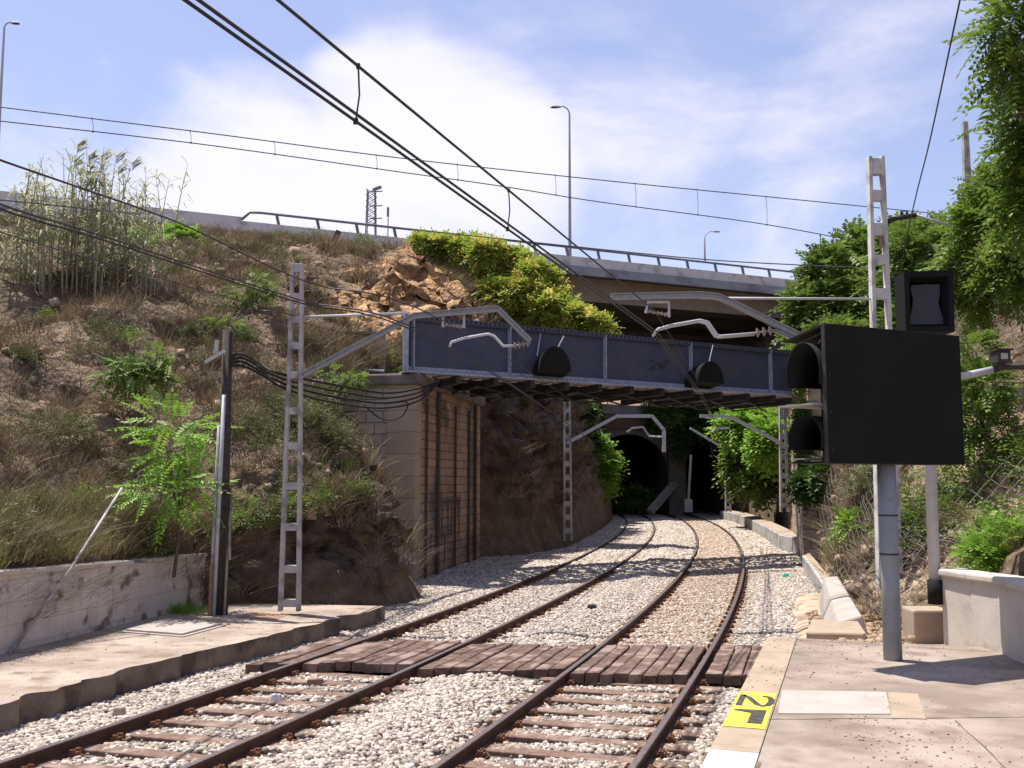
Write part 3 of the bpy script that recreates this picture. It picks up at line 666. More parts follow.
# the figures are turned a quarter: tops point to the track (u small) ; '2' far, '1' near
def dig(ch):
    mb=MB()
    if ch=='2':
        c=[(-.36,.30),(-.33,.12),(-.18,.02),(.05,.0),(.25,.07),(.33,.22),(.24,.38),(-.02,.58),(-.25,.76),(-.38,.93),(.38,.93)]; base=.72
        c=[(base+(-a)*.42, .10+ (1-(b_))*.78 ) for a,b_ in c]
    else:
        c=None
    if ch=='2': stroke(mb,c,.055)
    else:
        # one: heavy stem lying across with flag
        a0=.20
        mb.add([P3(S21a+h*.12,wi*.52,z),P3(S21a+h*.12,wi*.84,z),P3(S21a+h*.42,wi*.84,z),P3(S21a+h*.42,wi*.52,z)],[(0,1,2,3)])
        mb.add([P3(S21a+h*.43,wi*.10,z+.001),P3(S21a+h*.37,wi*.56,z+.001),P3(S21a+h*.37,wi*.84,z+.001),P3(S21a+h*.47,wi*.84,z+.001),P3(S21a+h*.45,wi*.12,z+.001)],[(0,1,2,3,4)])
    return mb
dig('2').build('painted_digit',M['black_paint'],root); dig('1').build('painted_digit',M['black_paint'],root)
# pale slab panel & pale worn paving
def slab(pts,mt,name,z=ZR+.004,lab=None,cat=None):
    mb=MB(); n=len(pts); ps=[atz(px,py,z) for px,py in pts]; mb.prism([(p.x,p.y) for p in ps],z-.002,z+.002); o=mb.build(name,M[mt]); tag(o,lab,cat); return o
slab([(778,713.5),(891,714),(886,692),(782,690)],'paveclean','paving_slab',lab='clean pale replacement slab with a dark joint in the right platform',cat='paving slab')
o=slab([(892,718),(926,719),(918,694),(888,692)],'edge','mortar_patch',lab='tan mortar patch beside the pale platform slab',cat='patch')
# cracks and swept dirt along the slab joints
mb=MB()
def crk(a,b_,w=.008):
    A_=atz(*a,ZR+.0035);B_=atz(*b_,ZR+.0035); n=14; L_=[];R_=[]
    nn=(B_-A_).cross(ez0).normalized()
    for k in range(n+1):
        p=A_.lerp(B_,k/n)+nn*noise.noise(A_.lerp(B_,k/n)*3)*.03; ww=w*(.5+random.random()); L_.append(p+nn*ww);R_.append(p-nn*ww)
    for k in range(n): mb.add([L_[k],L_[k+1],R_[k+1],R_[k]],[(0,1,2,3)])
ez0=Vector((0,0,1))
crk((765,719),(1030,717)); crk((758,762),(700,1000),.012); crk((800,640),(1000,652),.006); crk((955,720),(1040,800),.005)
tag(mb.build('paving_joints',M['crack'],origin=(0,0,0)),kind='structure')
# ramp / rubble ground beyond the platform end
rg=MB(); Yq=np.linspace(12.2,24,40); uq=np.linspace(1.75,6.5,26); V=[];Fs=[]
for Y in Yq:
    for u in uq:
        tt=min(1,max(0,(Y-13.1)/4.5)); side=min(1,max(0,(u-1.9)/.5))
        z0=(ZR-.07)*(1-tt)+ .0*tt + max(0,(u-3.0))*.12*tt
        z=(-.2)*(1-side)+z0*side; p=T(float(Y),float(u)); z+=.05*noise.noise(Vector((p.x*1.3,p.y*1.3,3)))*min(1,tt*3)
        V.append((p.x,p.y,z-.02*(1-tt)))
nu=len(uq)
for i in range(len(Yq)-1):
    for j in range(nu-1): Fs.append((i*nu+j,i*nu+j+1,(i+1)*nu+j+1,(i+1)*nu+j))
rg.add(V,Fs); tag(rg.build('ground_slope',mat('sandy_ground',(.36,.27,.19),(.47,.37,.28),2.5,.95,.7,bscale=20,c3=(.24,.17,.12),s3=2,dist=.03),origin=(0,0,0),smooth=True),kind='structure')
# right parapet wall
wr=[atz(943.7,636.5,ZR),atz(972,644,ZR),atz(999.7,653,ZR),atz(1024,664,ZR)]
wr+= [wr[3]+(wr[3]-wr[2]).normalized()*1.5, wr[3]+Vector((.9,-5,0))]
root=thing('parapet_wall','low cream painted wall with rounded coping at the right platform edge','wall',wr[1])
mb=MB(); cp=MB(); th=.28
tops=[1.40,1.40,1.42,1.42,1.40,1.4]
for i in range(len(wr)-1):
    a,b_=wr[i],wr[i+1]; A=[Vector((p.x,p.y,zz)) for p,zz in ((a,.4),(b_,.4),(b_,tops[i+1]),(a,tops[i]))]
    off_=Vector((th,0,0))
    mb.add(A+[p+off_ for p in A],[(0,3,2,1),(4,5,6,7),(3,7,6,2),(0,4,7,3),(1,2,6,5)])
    c0=Vector((a.x+th/2-.01,a.y,tops[i]+.05));c1=Vector((b_.x+th/2-.01,b_.y,tops[i+1]+.05)); cp.bar(c0+Vector((0,.05 if i==0 else 0,0)),c1,.38,.1)
mb.build('wall',M['parapet'],root); cp.build('coping',M['whitewall'] if 0 else M['parapet'],root,bevel=.03)

# ---------------------------------------------------------------- signal
sp=atz(893,660,ZR)
root=thing('railway_signal','big square black signal back board on a grey tubular post on the platform','signal',sp,)
mb=MB(); mb.tube([sp,sp+Vector((0,0,.9)),sp+Vector((0,.0,2.25))],[.103,.10,.10],20); mb.build('post',M['greypaint'],root,smooth=True)
for z_ in (1.18,1.62):
    mb=MB(); mb.tube([sp+Vector((0,0,z_)),sp+Vector((0,0,z_+.018))],.106,20); mb.build('post_joint',M['steeldark'],root)
A=at(828,463,10.95); B=at(965,465,11.9); B.z=A.z; At_=at(828,323,10.95); hh=At_.z-A.z
ex=(B-A).normalized(); ey=Vector((-ex.y,ex.x,0)); Wp=(B-A).length; ez=Vector((0,0,1)); dp=.60
def SBp(x,y,z): return A+ex*x+ey*y+ez*z
mb=MB(); mb.box(SBp(Wp/2,.012,hh/2),(Wp,.024,hh),(ex,ey,ez)); mb.build('back_board',M['black'],root,bevel=.004)
mb=MB(); mb.box(SBp(-.008,.01,hh/2),(.014,.05,hh),(ex,ey,ez)); mb.build('edge_trim',M['steeldark'],root)
for k in range(4):
    mb=MB(); mb.tube([SBp(.06,-.008,.15+k*(hh-.3)/3),SBp(.06,.0,.15+k*(hh-.3)/3)],.012,6); mb.build('bolt',M['steeldark'],root)
mb=MB()
mb.add([SBp(0,.026,hh-.002),SBp(Wp,.026,hh-.002),SBp(Wp,dp,hh-.10),SBp(-.02,dp,hh-.12),SBp(0,.026,hh-.03),SBp(Wp,.026,hh-.03),SBp(Wp,dp,hh-.13),SBp(-.02,dp,hh-.15)],[(0,1,2,3),(7,6,5,4),(0,3,7,4),(3,2,6,7),(1,5,6,2)])
mb.box(SBp(Wp/2,dp/2+.014,.012),(Wp-.02,dp-.03,.02),(ex,ey,ez)); mb.box(SBp(Wp-.012,dp/2+.014,hh/2-.08),(.02,dp-.03,hh-.2),(ex,ey,ez)); mb.box(SBp(Wp/2+.25,dp,hh/2-.06),(Wp-.5,.02,hh-.14),(ex,ey,ez))
mb.build('casing',M['black'],root)
mb=MB(); mb.box(SBp(.30,dp/2+.02,hh*.42),(.9,dp-.06,.018),(ex,ey,ez)); mb.build('shelf',M['galv'],root)
mb=MB(); mb.box(SBp(.22,dp/2+.1,.05),(.6,.25,.012),(ex,ey,ez)); mb.build('bottom_lip',M['galv'],root)
for zc,rr_ in ((hh*.70,.36),(hh*.22,.28)):
    mb=MB(); ring=[];n=18
    for yy in (-.12,.5):
        for k in range(n+1):
            a=math.pi*(k/n)*1.25-math.pi*.125; c=SBp(.5,.1+.18,zc); r_=rr_*(1 if yy>0 else .92)
            ring.append(SBp(.5-.55*(yy+.12)/.62, .30-math.cos(a)*.27, zc+ math.sin(a)*r_-.08))
    fs=[(k,k+1,n+2+k,n+1+k) for k in range(n)]; mb.add(ring,fs); o=mb.build('lamp_hood',M['black'],root,smooth=True); sm=o.modifiers.new('s','SOLIDIFY'); sm.thickness=.01
mb=MB(); mb.bar(SBp(-.05,.38,hh-.2),SBp(.12,.06,hh-.06),.02); mb.bar(SBp(0,.09,hh-.22),SBp(.1,.05,hh-.05),.015); mb.build('brace',M['steeldark'],root)

# second pole with display and floodlight arm
pz=at(935,585,13.4); base=Vector((pz.x,pz.y,.45))
root=thing('display_pole','slim grey pole behind the signal carrying a black framed box and a floodlight arm','pole',base)
mb=MB(); mb.tube([Vector((pz.x,pz.y,1.3)),Vector((pz.x,pz.y,5.3))],.075,16); mb.build('post',M['lightpipe'],root,smooth=True)
mb=MB(); q=at(936,604,13.4); mb.tube([Vector((q.x,q.y,q.z)),Vector((q.x,q.y,at(935,580,13.4).z))],.10,16); mb.build('base_sleeve',M['black'],root,smooth=True)
DY=13.0; c=[at(904,272,DY),at(953,269.5,DY),at(955,331.5,DY),at(906,331.5,DY)]
cen=sum(c,Vector())/4
def bx(x,y,yy=0):  # bilinear on display
    p=(c[0]*(1-x)+c[1]*x)*(1-y)+(c[3]*(1-x)+c[2]*x)*y; return p+Vector((0,yy,0))
mb=MB(); o_=.11; i4=[(0,0),(1,0),(1,1),(0,1)]; inn=[(.10,.10),(.90,.10),(.90,.92),(.10,.92)]; deep=[(.18,.17),(.83,.17),(.83,.86),(.18,.86)]
V=[bx(*p) for p in i4]+[bx(*p) for p in inn]+[bx(*p,.16) for p in deep]+[bx(*p,.34) for p in i4]
fs=[]
for k in range(4):
    l=(k+1)%4; fs+= [(k,k+4,l+4,l),(k+4,k+8,l+8,l+4),(k,l,l+12,k+12)]
fs.append((12,13,14,15)); mb.add(V,fs); mb.build('display_housing',M['black'],root)
mb=MB(); out=[]
prof=[(.22,.20),(.80,.20),(.80,.36),(.76,.50),(.80,.64),(.86,.78),(.86,.86),(.16,.86),(.17,.74),(.22,.58),(.24,.42),(.20,.28)]
mb.add([bx(x,y,.12) for x,y in prof],[tuple(range(len(prof)))]); mb.build('display_panel',M['screen'],root)
mb=MB(); mb.box(cen+Vector((.05,.40,0)),(.2,.16,.2)); mb.build('bracket',M['steeldark'],root)
mb=MB(); a=at(936,380,13.38); arm=[a,at(966,375.5,13.2),at(992,370,13.2),at(1004,367,13.2),at(1035,366,13.2),at(1080,362,13.2)]; mb.tube(arm[:3],.05,10); mb.build('arm',M['lightpipe'],root,smooth=True)
mb=MB(); mb.tube(arm[2:],.042,10); mb.build('arm_extension',M['steeldark'],root,smooth=True)
fl=at(1000.5,357,13.1); mb=MB(); mb.box(fl,(.17,.2,.15)); mb.box(fl+Vector((0,-.02,.085)),(.21,.26,.02)); mb.bar(fl+Vector((0,0,-.07)),fl+Vector((0,.02,-.17)),.05); lf=mb.build('floodlight',M['steeldark'],root)
mb=MB(); mb.box(fl+Vector((0,-.102,0)),(.09,.01,.08)); mb.build('lens',M['glass'],lf)
# concrete footing beside wall
f0=atz(914,634,ZR); mb=MB(); mb.prism([(f0.x,f0.y),(f0.x+.52,f0.y+.02),(f0.x+.55,f0.y+.5),(f0.x+.03,f0.y+.5)],.4,.93); tag(mb.build('concrete_footing',M['edge'],bevel=.03),'square tan concrete footing block at the foot of the slim grey pole','footing')
# ---------------------------------------------------------------- concrete masts
def mast(root, Y, tl, tr, bl, br, ytop, ybot, rungs, mt, depth=.16, leg=.075, name='post', shift=0):
    """trapezoidal ladder mast; pixel columns for its edges"""
    zt=at((tl+tr)/2,ytop,Y).z; zb=at((bl+br)/2,ybot,Y).z
    XT=(at(tl,ytop,Y).x,at(tr,ytop,Y).x); XB=(at(bl,ybot,Y).x,at(br,ybot,Y).x)
    # make it plumb: centre line from base
    cx=(XB[0]+XB[1])/2; wt=(XT[1]-XT[0]); wbm=(XB[1]-XB[0]); 
    cxt=(XT[0]+XT[1])/2; cx=(cx*.5+cxt*.5)+shift*Y/1000
    def ed(z,s_): t=(z-zb)/(zt-zb); return cx+s_*(wbm*(1-t)+wt*t)/2
    mb=MB()
    for s_ in (-1,1):
        a=[(ed(zb,s_),zb),(ed(zt,s_),zt)]; inn=-s_*leg
        vs=[]
        for (x,z) in ((ed(zb,s_),zb),(ed(zb,s_)+inn,zb),(ed(zt,s_)+inn*.8,zt),(ed(zt,s_),zt)):
            vs.append((x,Y-depth/2,z))
        vs+= [(x,y+depth,z) for x,y,z in vs]
        f=[(0,1,2,3),(7,6,5,4),(0,4,5,1),(1,5,6,2),(2,6,7,3),(3,7,4,0)]
        mb.add(vs,f if s_<0 else [q[::-1] for q in f])
    for (py,hh_) in rungs:
        z=at((tl+tr)/2,py,Y).z; x0=ed(z,-1)+leg*.6;x1=ed(z,1)-leg*.6
        mb.box(((x0+x1)/2,Y,z),(x1-x0,depth*.8,hh_))
    mb.build(name,M[mt],root,bevel=.01); return cx,zb,zt
def insul_h(mb, a, b, n=4, r=.07):
    a,b=Vector(a),Vector(b)
    for k in range(n):
        p=a.lerp(b,(k+.5)/n); d=(b-a).normalized(); mb.tube([p-d*.02,p+d*.02],[r,r*.5],10)
    mb.tube([a,b],.02,6)
YM=19.3
lb=at(290,606,YM)
rootL=thing('catenary_mast','grey concrete ladder mast standing on the low left platform','catenary mast',(lb.x,YM,ZL),'concrete masts along the railway')
rungs=[(268.3,.17)]+[(p,.14) for p in (297,320,346,375,411,446,486,527,569,603)]
mast(rootL,YM,291,303,279,301,264,611,rungs,'mast')
def pxt(pts,Y): return [at(a,b_,Y) for a,b_ in pts]
mb=MB(); mb.tube(pxt([(300,317),(410,313)],YM),.025,8); mb.build('stay_rod',M['lightpipe'],rootL,smooth=True)
def chan(mb,a,b_,s_=.045,w=.11):
    a,b_=Vector(a),Vector(b_); mb.bar(a,b_,.07,w); mb.bar(a+Vector((0,-.05,w*.42)),b_+Vector((0,-.05,w*.42)),.06,.02); mb.bar(a+Vector((0,-.05,-w*.42)),b_+Vector((0,-.05,-w*.42)),.06,.02)
mb=MB(); q=pxt([(301,376),(414,316),(498,309),(530,341)],YM)
for i in range(3): chan(mb,q[i],q[i+1])
mb.build('cantilever_beam',M['galv'],rootL)
mb=MB(); U=pxt([(443,327),(443,314),(464,313),(464,328)],YM)
mb.tube(U,.03,8); mb.build('suspension_yoke',M['lightpipe'],rootL)
mb=MB(); insul_h(mb,at(445,324,YM),at(463,327,YM),5,.045); mb.build('insulator',M['insul'],rootL)
mb=MB(); mb.tube(pxt([(449,347),(452,342),(465,338),(488,334),(494,336),(503,346),(514,346)],YM),.028,8); mb.build('registration_arm',M['lightpipe'],rootL,smooth=True)
mb=MB(); insul_h(mb,at(513,346,YM),at(530,343,YM),4,.075); mb.build('insulator',M['insul'],rootL)
YR_=20.0
rb=at(880,606,YR_)
rootR=thing('catenary_mast','tall whitewashed ladder mast rising behind the black signal board','catenary mast',(rb.x,YR_,.1),'concrete masts along the railway')
rungs=[(167,.34),(196,.22),(230,.26),(260,.2),(294,.22),(335,.18),(380,.18),(430,.18),(478,.18),(528,.2),(579,.2)]
mast(rootR,YR_,870,886,868,893,157,606,rungs,'mastwhite',depth=.2,leg=.09,shift=3.5)
mb=MB(); mb.tube(pxt([(700,298),(872,299)],YR_),.025,8); mb.build('stay_rod',M['lightpipe'],rootR,smooth=True)
mb=MB(); q=pxt([(611,297),(700,295),(718,297),(730,302),(806,339),(872,374)],YR_)
for i in range(5): chan(mb,q[i],q[i+1],w=.13)
mb.build('cantilever_beam',M['galv'],rootR)
mb=MB(); mb.tube(pxt([(646,313),(648,302),(669,302),(669,317)],YR_),.032,8); mb.build('suspension_yoke',M['lightpipe'],rootR)
mb=MB(); insul_h(mb,at(648,311,YR_),at(668,315,YR_),5,.045); mb.build('insulator',M['insul'],rootR)
mb=MB()
for dy in (0,.22):
    mb.tube([p+Vector((0,dy,-.0)) for p in pxt([(654,335),(658,329),(672,325),(700,320),(708,322),(717,335),(721,336),(757,333)],YR_)],.026,8)
mb.build('registration_arm',M['lightpipe'],rootR,smooth=True)
mb=MB(); insul_h(mb,at(755,333,YR_),at(774,330,YR_),3,.10); mb.build('insulator',M['insul'],rootR)
mb=MB(); chan(mb,at(874,372,YR_),at(774,331,YR_),w=.05); mb.build('lower_strut',M['galv'],rootR)
# bracket near top (black) to the right
mb=MB(); mb.tube(pxt([(888,222),(893,219),(905,217),(916,215)],YR_),.05,8); mb.tube(pxt([(901,217),(902,211),(907,211),(907,216)],YR_),.03,6); mb.build('feeder_bracket',M['steeldark'],rootR,smooth=True)
mb=MB(); mb.tube(pxt([(916,215),(951,226)],YR_),.03,8); mb.build('feeder_bracket',M['lightpipe'],rootR,smooth=True)
mb=MB(); insul_h(mb,at(881,236,YR_),at(881,248,YR_),4,.06); mb.build('insulator',M['insul'],rootR)
# far masts
def farmast(label,Y,px,ytop,ybot,side,beam,steady,w=7,mt='mast'):
    p=at(px,ybot,Y); root=thing('catenary_mast',label,'catenary mast',p,'concrete masts along the railway')
    rg=[]; y=ytop+3
    while y<ybot: rg.append((y,.22)); y+= (ybot-ytop)/11
    mast(root,Y,px-w*.4,px+w*.4,px-w*.6,px+w*.6,ytop,ybot,rg,mt,leg=.09,depth=.2)
    if beam:
        mb=MB()
        q=pxt(beam,Y)
        for i in range(len(q)-1): mb.bar(q[i],q[i+1],.12,.14)
        mb.build('cantilever_beam',M['lightpipe'],root)
    if steady:
        mb=MB(); mb.tube(pxt(steady,Y),.05,6); mb.build('registration_arm',M['lightpipe'],root)
    return root
farmast('slim mast under the blue bridge against the dark left cutting wall',42,567.5,394,541,1,[(567,443),(617,416),(652,416),(664,430),(664,452)],[(627,432),(632,428),(643,427),(649,436),(663,437)],8)
r_=farmast('leaning grey mast half hidden in ivy on the right bank below the bridge',43,783.5,404,512,-1,[(783,444),(760,432),(735,419),(722,416),(700,416)],[(712,432),(716,428),(730,428)],8)
farmast('small distant mast before the dark opening on the right bank',66,727.5,432,512,-1,[(727,450),(700,434),(690,428)],None,5)
farmast('top of a timber coloured mast poking out of the trees at upper right',34,966,122,190,-1,None,None,6)
mb=MB()
# ---------------------------------------------------------------- wires
def catn(a,b_,sag,n=24):
    a,b_=Vector(a),Vector(b_); return [a.lerp(b_,t/n)-Vector((0,0,4*sag*(t/n)*(1-t/n))) for t in range(n+1)]
def wire(label,pts,r=.011,mt='wire',name='overhead_wire',group='overhead line wires'):
    mb=MB(); mb.tube(pts,r,6); return tag(mb.build(name,M[mt]),label,'overhead wire',group)
def ext(p_img0, Z0, p_img1, Z1, more=0.0, sag=.0):
    a=at(*p_img0,Z0); b_=at(*p_img1,Z1); a=a-(b_-a)*more; return catn(a,b_,sag)
# right track: double contact wire + messenger
e0=at(654,333,YR_); s0=at(185,0,6.2); 
ct=[s0+(s0-e0)*.5,s0,e0]
def smooth(ps,n=6):
    out=[]; P=[ps[0]]+ps+[ps[-1]]
    for i in range(1,len(P)-2):
        for k in range(n):
            t=k/n; p0,p1,p2,p3=P[i-1],P[i],P[i+1],P[i+2]
            out.append(.5*((2*p1)+(p2-p0)*t+(2*p0-5*p1+4*p2-p3)*t*t+(3*p1-p0-3*p2+p3)*t**3))
    out.append(ps[-1]); return out
far=[at(700,395,32),at(712,420,42)]
cw=wire('left strand of the thick contact wire pair falling from the top edge',ct+far,.014)
wire('right strand of the thick contact wire pair falling from the top edge',[p+Vector((.075,0,.01)) for p in ct+far],.014)
m0,m1=at(278,0,6.45),at(655,311,YR_); ms=[m0+(m0-m1)*.5,m0,m1,at(713,405,42)]
wire('single messenger wire running from the top edge down to the arm over the right track',ms,.013)
def onpx(a,b_,px): return min((a.lerp(b_,t_/800) for t_ in range(801)),key=lambda p_: abs(512+1000*p_.x/p_.y-px))
def dropper(label,a,b_,Ya,Yb=None):
    mb=MB(); A_,B_=(a,b_) if Ya is None else (at(*a,Ya),at(*b_,Yb or Ya)); mb.tube([A_,A_.lerp(B_,.5)+Vector((.02,0,0)),B_],.008,5); mb.box(B_,(.04,.03,.05)); mb.box(A_,(.03,.03,.04)); tag(mb.build('wire_dropper',M['wire']),label,'wire dropper','droppers hanging between the wires')
dropper('short dropper linking messenger and contact wires at upper left of the sky',onpx(m0,m1,352),onpx(s0,e0,350),None)
dropper('dropper beside the lamp column sky, linking the messenger to the contact pair',onpx(m0,m1,508),onpx(s0,e0,507),None)
# left track wires
e1=at(449,345,YM)
l1=[at(-60,170,8.9),at(0,204,9.8),at(100,235,12.0),at(200,268,14.6),at(300,300,17.0),e1]
wire('upper strand of the contact pair crossing the left bank',smooth(l1+[at(590,440,42)]),.012)
wire('lower strand of the contact pair crossing the left bank',smooth([p+Vector((0,0,-.05)) for p in l1]+[at(592,441,42)]),.012)
wire('messenger wire from the left edge sloping over the reeds to the left mast arm',smooth([at(-60,136,8.7),at(0,160,9.6),at(150,212,12.4),at(197,231,14),at(310,283,17),at(452,325,YM),at(600,420,42)]),.012)
wire('thin wire from the left edge meeting the sloping messenger wire over the reeds',smooth([at(-60,196,11),at(0,200,12),at(70,207,13.1),at(140,214,12.4)]),.008)
wire('lowest brownish wire crossing the left bank below the contact pair',smooth([at(-60,214,11),at(0,232,12),at(60,250,13.5),at(180,284,16.5),at(295,316,YM)]),.009)
wire('thin wire from left mast drooping toward the blue girder end',smooth([at(303,323,YM),at(360,333,21),at(430,320,24),at(530,380,30)]),.007)
# line above the girder bridge: messenger and contact with droppers
YW=lambda px:27+ (px-0)/870*10
m2=[(-20,104),(0,107),(200,132),(400,158),(600,180),(750,195),(880,208),(940,214)]; c2=[(-20,119),(0,121),(200,144),(400,172),(500,186),(600,202),(750,222),(840,238),(900,250)]
wire('upper wire of the far line stretched across the whole sky',smooth([at(a,b_,YW(a)) for a,b_ in m2]),.017)
wire('lower wire of the far line stretched across the sky',smooth([at(a,b_,YW(a)) for a,b_ in c2]),.017)
yi=lambda tb,x: float(np.interp(x,[p[0] for p in tb],[p[1] for p in tb]))
names=['leftmost','second','third','fourth','fifth','sixth','seventh','eighth','ninth']
for nm,x_ in zip(names,(92,190,274,376,457,555,635,697,766)):
    dropper('%s thin dropper from the left between the two far wires'%nm,(x_,yi(m2,x_)),(x_+1,yi(c2,x_)),YW(x_))
wire('dark cable along the overpass line crossing behind to the right mast',smooth([at(400,228,40),at(560,245,39),at(700,259,38),at(800,265,37),at(872,268,36)]),.022)
wire('steep feeder wire rising from the trees to the top edge at right',smooth([at(966,-20,10.8),at(960,0,11.2),at(930,140,15.5),at(915,200,18.5),at(902,262,22.5),at(893,320,27)]),.011)
# ---------------------------------------------------------------- timber pole with conduits
pb=at(220,609,19.2); pbx=pb.x; pt=at(228,330,19.2)
root=thing('utility_pole','short dark timber pole with grey conduits at the end of the whitewashed wall','utility pole',(pb.x,19.2,ZL))
mb=MB(); mb.tube([Vector((pb.x+.02,19.2,ZL)),Vector((pb.x*.6+pt.x*.4,19.2,2.7)),Vector((pt.x,19.2,pt.z))],[.13,.115,.10],12); mb.build('post',M['pole'],root,smooth=True)
for x_,y1,r_,mt in ((-.135,425,.035,'mast'),(-.06,395,.04,'lightpipe'),(.14,560,.025,'mast')):
    mb=MB(); z1=at(220,y1,19.1).z; mb.tube([Vector((pb.x+x_-.02,19.08,ZL)),Vector((pb.x+x_+.02,19.08,2.5)),Vector((pb.x+x_+.05,19.08,z1))],r_,8); mb.build('conduit',M[mt],root,smooth=True)
mb=MB(); z0=ZL; mb.tube([Vector((pb.x-.14,19.03,ZL)),Vector((pb.x-.135,19.03,1.1))],.037,8); mb.build('rusty_conduit',M['rustplate'],root)
mb=MB(); q=at(222,353,19.05); mb.bar(q+Vector((-.32,0,-.18)),q+Vector((.05,0,.04)),.05,.06); mb.tube([q+Vector((-.12,0,.0)),q+Vector((-.10,0,.25))],.04,8); mb.build('broken_bracket',M['lightpipe'],root)
for k,(sg,dz) in enumerate(((.0,0),(.08,-.12),(-.04,.08),(.18,-.2))):
    pts=smooth([at(231,357+k*3,19.1),at(243,354+k*4,19.1),at(262,366+k*3,19.15),at(285,375+k*4.5,19.2),at(330,384+k*6,21+k*.2),at(385,393+k*5,25),at(420,388+k*4,27.4),at(440,381,27.9)])
    wire(['topmost','second','third','lowest'][k]+' of the thick black cables drooping from timber pole to the bridge abutment',pts,.028-.004*(k%2),'cable','black_cable','black cables from the timber pole')
wire('looped black cable hanging against the block face of the abutment',smooth([at(364,405,27.6),at(378,417,27.6),at(390,420,27.6),at(402,416,27.6),at(408,404,27.6),at(400,401,27.6)]),.022,'cable','black_cable','black cables from the timber pole')
# leaning rod at the left wall
mb=MB(); a=atz(6,652,ZL)+Vector((.12,-.12,0)); b_=at(122,488,17.2); mb.tube([a,a.lerp(b_,.5)+Vector((.03,0,-.04)),b_],[.03,.025,.02],8); tag(mb.build('leaning_rod',M['mast'],smooth=True),'thin grey rod leaning against the whitewashed wall at far left','rod')

# ---------------------------------------------------------------- girder bridge
GA=at(403,369,28.0); GB=at(792,393,35.7)
zb_=5.72; GA.z=GB.z=0
gd=(GB-GA).normalized(); gn=Vector((gd.y,-gd.x,0)); GLen=(GB-GA).length; gh=1.56; ez=Vector((0,0,1))
def GP(s_,o_,z): return GA+gd*(s_+max(0,o_)*.72)-gn*o_+ez*(zb_+z)
root=thing('girder_bridge','riveted dark blue steel plate girder bridge spanning both tracks','bridge',GP(GLen/2,1.5,0))
BW=3.6
gx=(gd,-gn,ez)
for o_ in (0,BW):
    mb=MB(); mb.box(GP(GLen/2,o_,gh/2),(GLen,.03,gh),gx); o=mb.build('web_plate',M['steelblue'],root)
    mb=MB(); mb.box(GP(GLen/2,o_,gh+.015),(GLen+.02,.34,.04),gx); mb.box(GP(GLen/2,o_-.06,gh-.06),(GLen,.09,.10),gx); mb.build('top_flange',M['steelblue'],root)
    mb=MB(); mb.box(GP(GLen/2,o_,-.02),(GLen+.02,.46,.04),gx); mb.box(GP(GLen/2,o_-.025,.075),(GLen,.02,.15),gx); mb.box(GP(GLen/2,o_-.09,.011),(GLen,.12,.02),gx); mb.build('bottom_flange',M['stiff'],root)
# rivets as one pattern mesh of the flange
mb=MB()
for s_ in np.arange(.1,GLen,.16):
    mb.box(GP(s_,-.045,.11),(.045,.03,.045),gx); mb.box(GP(s_+.08,-.12,.03),(.05,.05,.03),gx); mb.box(GP(s_+.04,-.2,.01),(.05,.05,.03),gx)
    mb.box(GP(s_,-.12,gh-.02),(.04,.02,.035),gx)
o=mb.build('rivet_row',M['stiff'],root); o['kind']='stuff'
sts=[(402,'e'),(411,'n'),(508,'n'),(604,'n'),(690,'n'),(770,'n')]
for px,k in sts:
    # solve s for pixel column at mid height
    best=min(np.arange(0,GLen,.02),key=lambda s_: abs(512+1000*GP(s_,0,gh/2).x/GP(s_,0,gh/2).y-px))
    mb=MB(); wd=.16
    mb.box(GP(best,-.016-wd/2,gh/2),(.025 if k=='n' else .03,wd,gh-.02),gx)
    mb.box(GP(best+.03,-.03,gh/2),(.10,.025,gh-.1),gx); 
    if k=='e': mb.box(GP(best,-.02-wd,gh/2),(.16,.02,gh),gx)
    mb.box(GP(best,-.13,.06),(.03,.24,.12),gx)
    mb.build('stiffener',M['stiff'],root,)
for s_ in np.arange(.4,GLen,1.25):
    mb=MB(); mb.box(GP(s_,BW/2,-.16),(.14,BW+.3,.22),gx); mb.build('cross_beam',M['steeldark'],root)
mb=MB()
for k in range(8): mb.bar(GP(.5+k*1.8,.1,-.30),GP(.5+(k+1)*1.8,BW-.1,-.30),.07,.04); mb.bar(GP(.5+(k+1)*1.8,.1,-.33),GP(.5+k*1.8,BW-.1,-.33),.07,.04)
mb.build('wind_bracing',M['steeldark'],root)
for o_ in (1.0,1.75):
    mb=MB(); mb.box(GP(GLen/2,o_+.3,-.03),(GLen,.22,.05),gx); mb.build('stringer',M['steeldark'],root)
mb=MB()
for s_ in np.arange(.2,GLen,.42): mb.box(GP(s_,BW/2,.05),(.2,BW-.5,.1),gx)
o=mb.build('deck_timbers',M['sleeper'],root)
mb=MB(); mb.box(GP(GLen/2,BW/2-.84,.18),(GLen,.07,.14),gx); mb.box(GP(GLen/2,BW/2+.84,.18),(GLen,.07,.14),gx); mb.build('bridge_rail',M['rail'],root)
# shadows of the spark hoods painted as dark marks on the web
mb=MB()
for k in range(10):
    s_=9.15+random.uniform(-.4,.5); z=.55+random.uniform(0,.35); mb.box(GP(s_,-.018,z),(.2,.004,random.uniform(.04,.12)),gx)
mb.build('hood_shadow_mark',M['steeldark'],root)
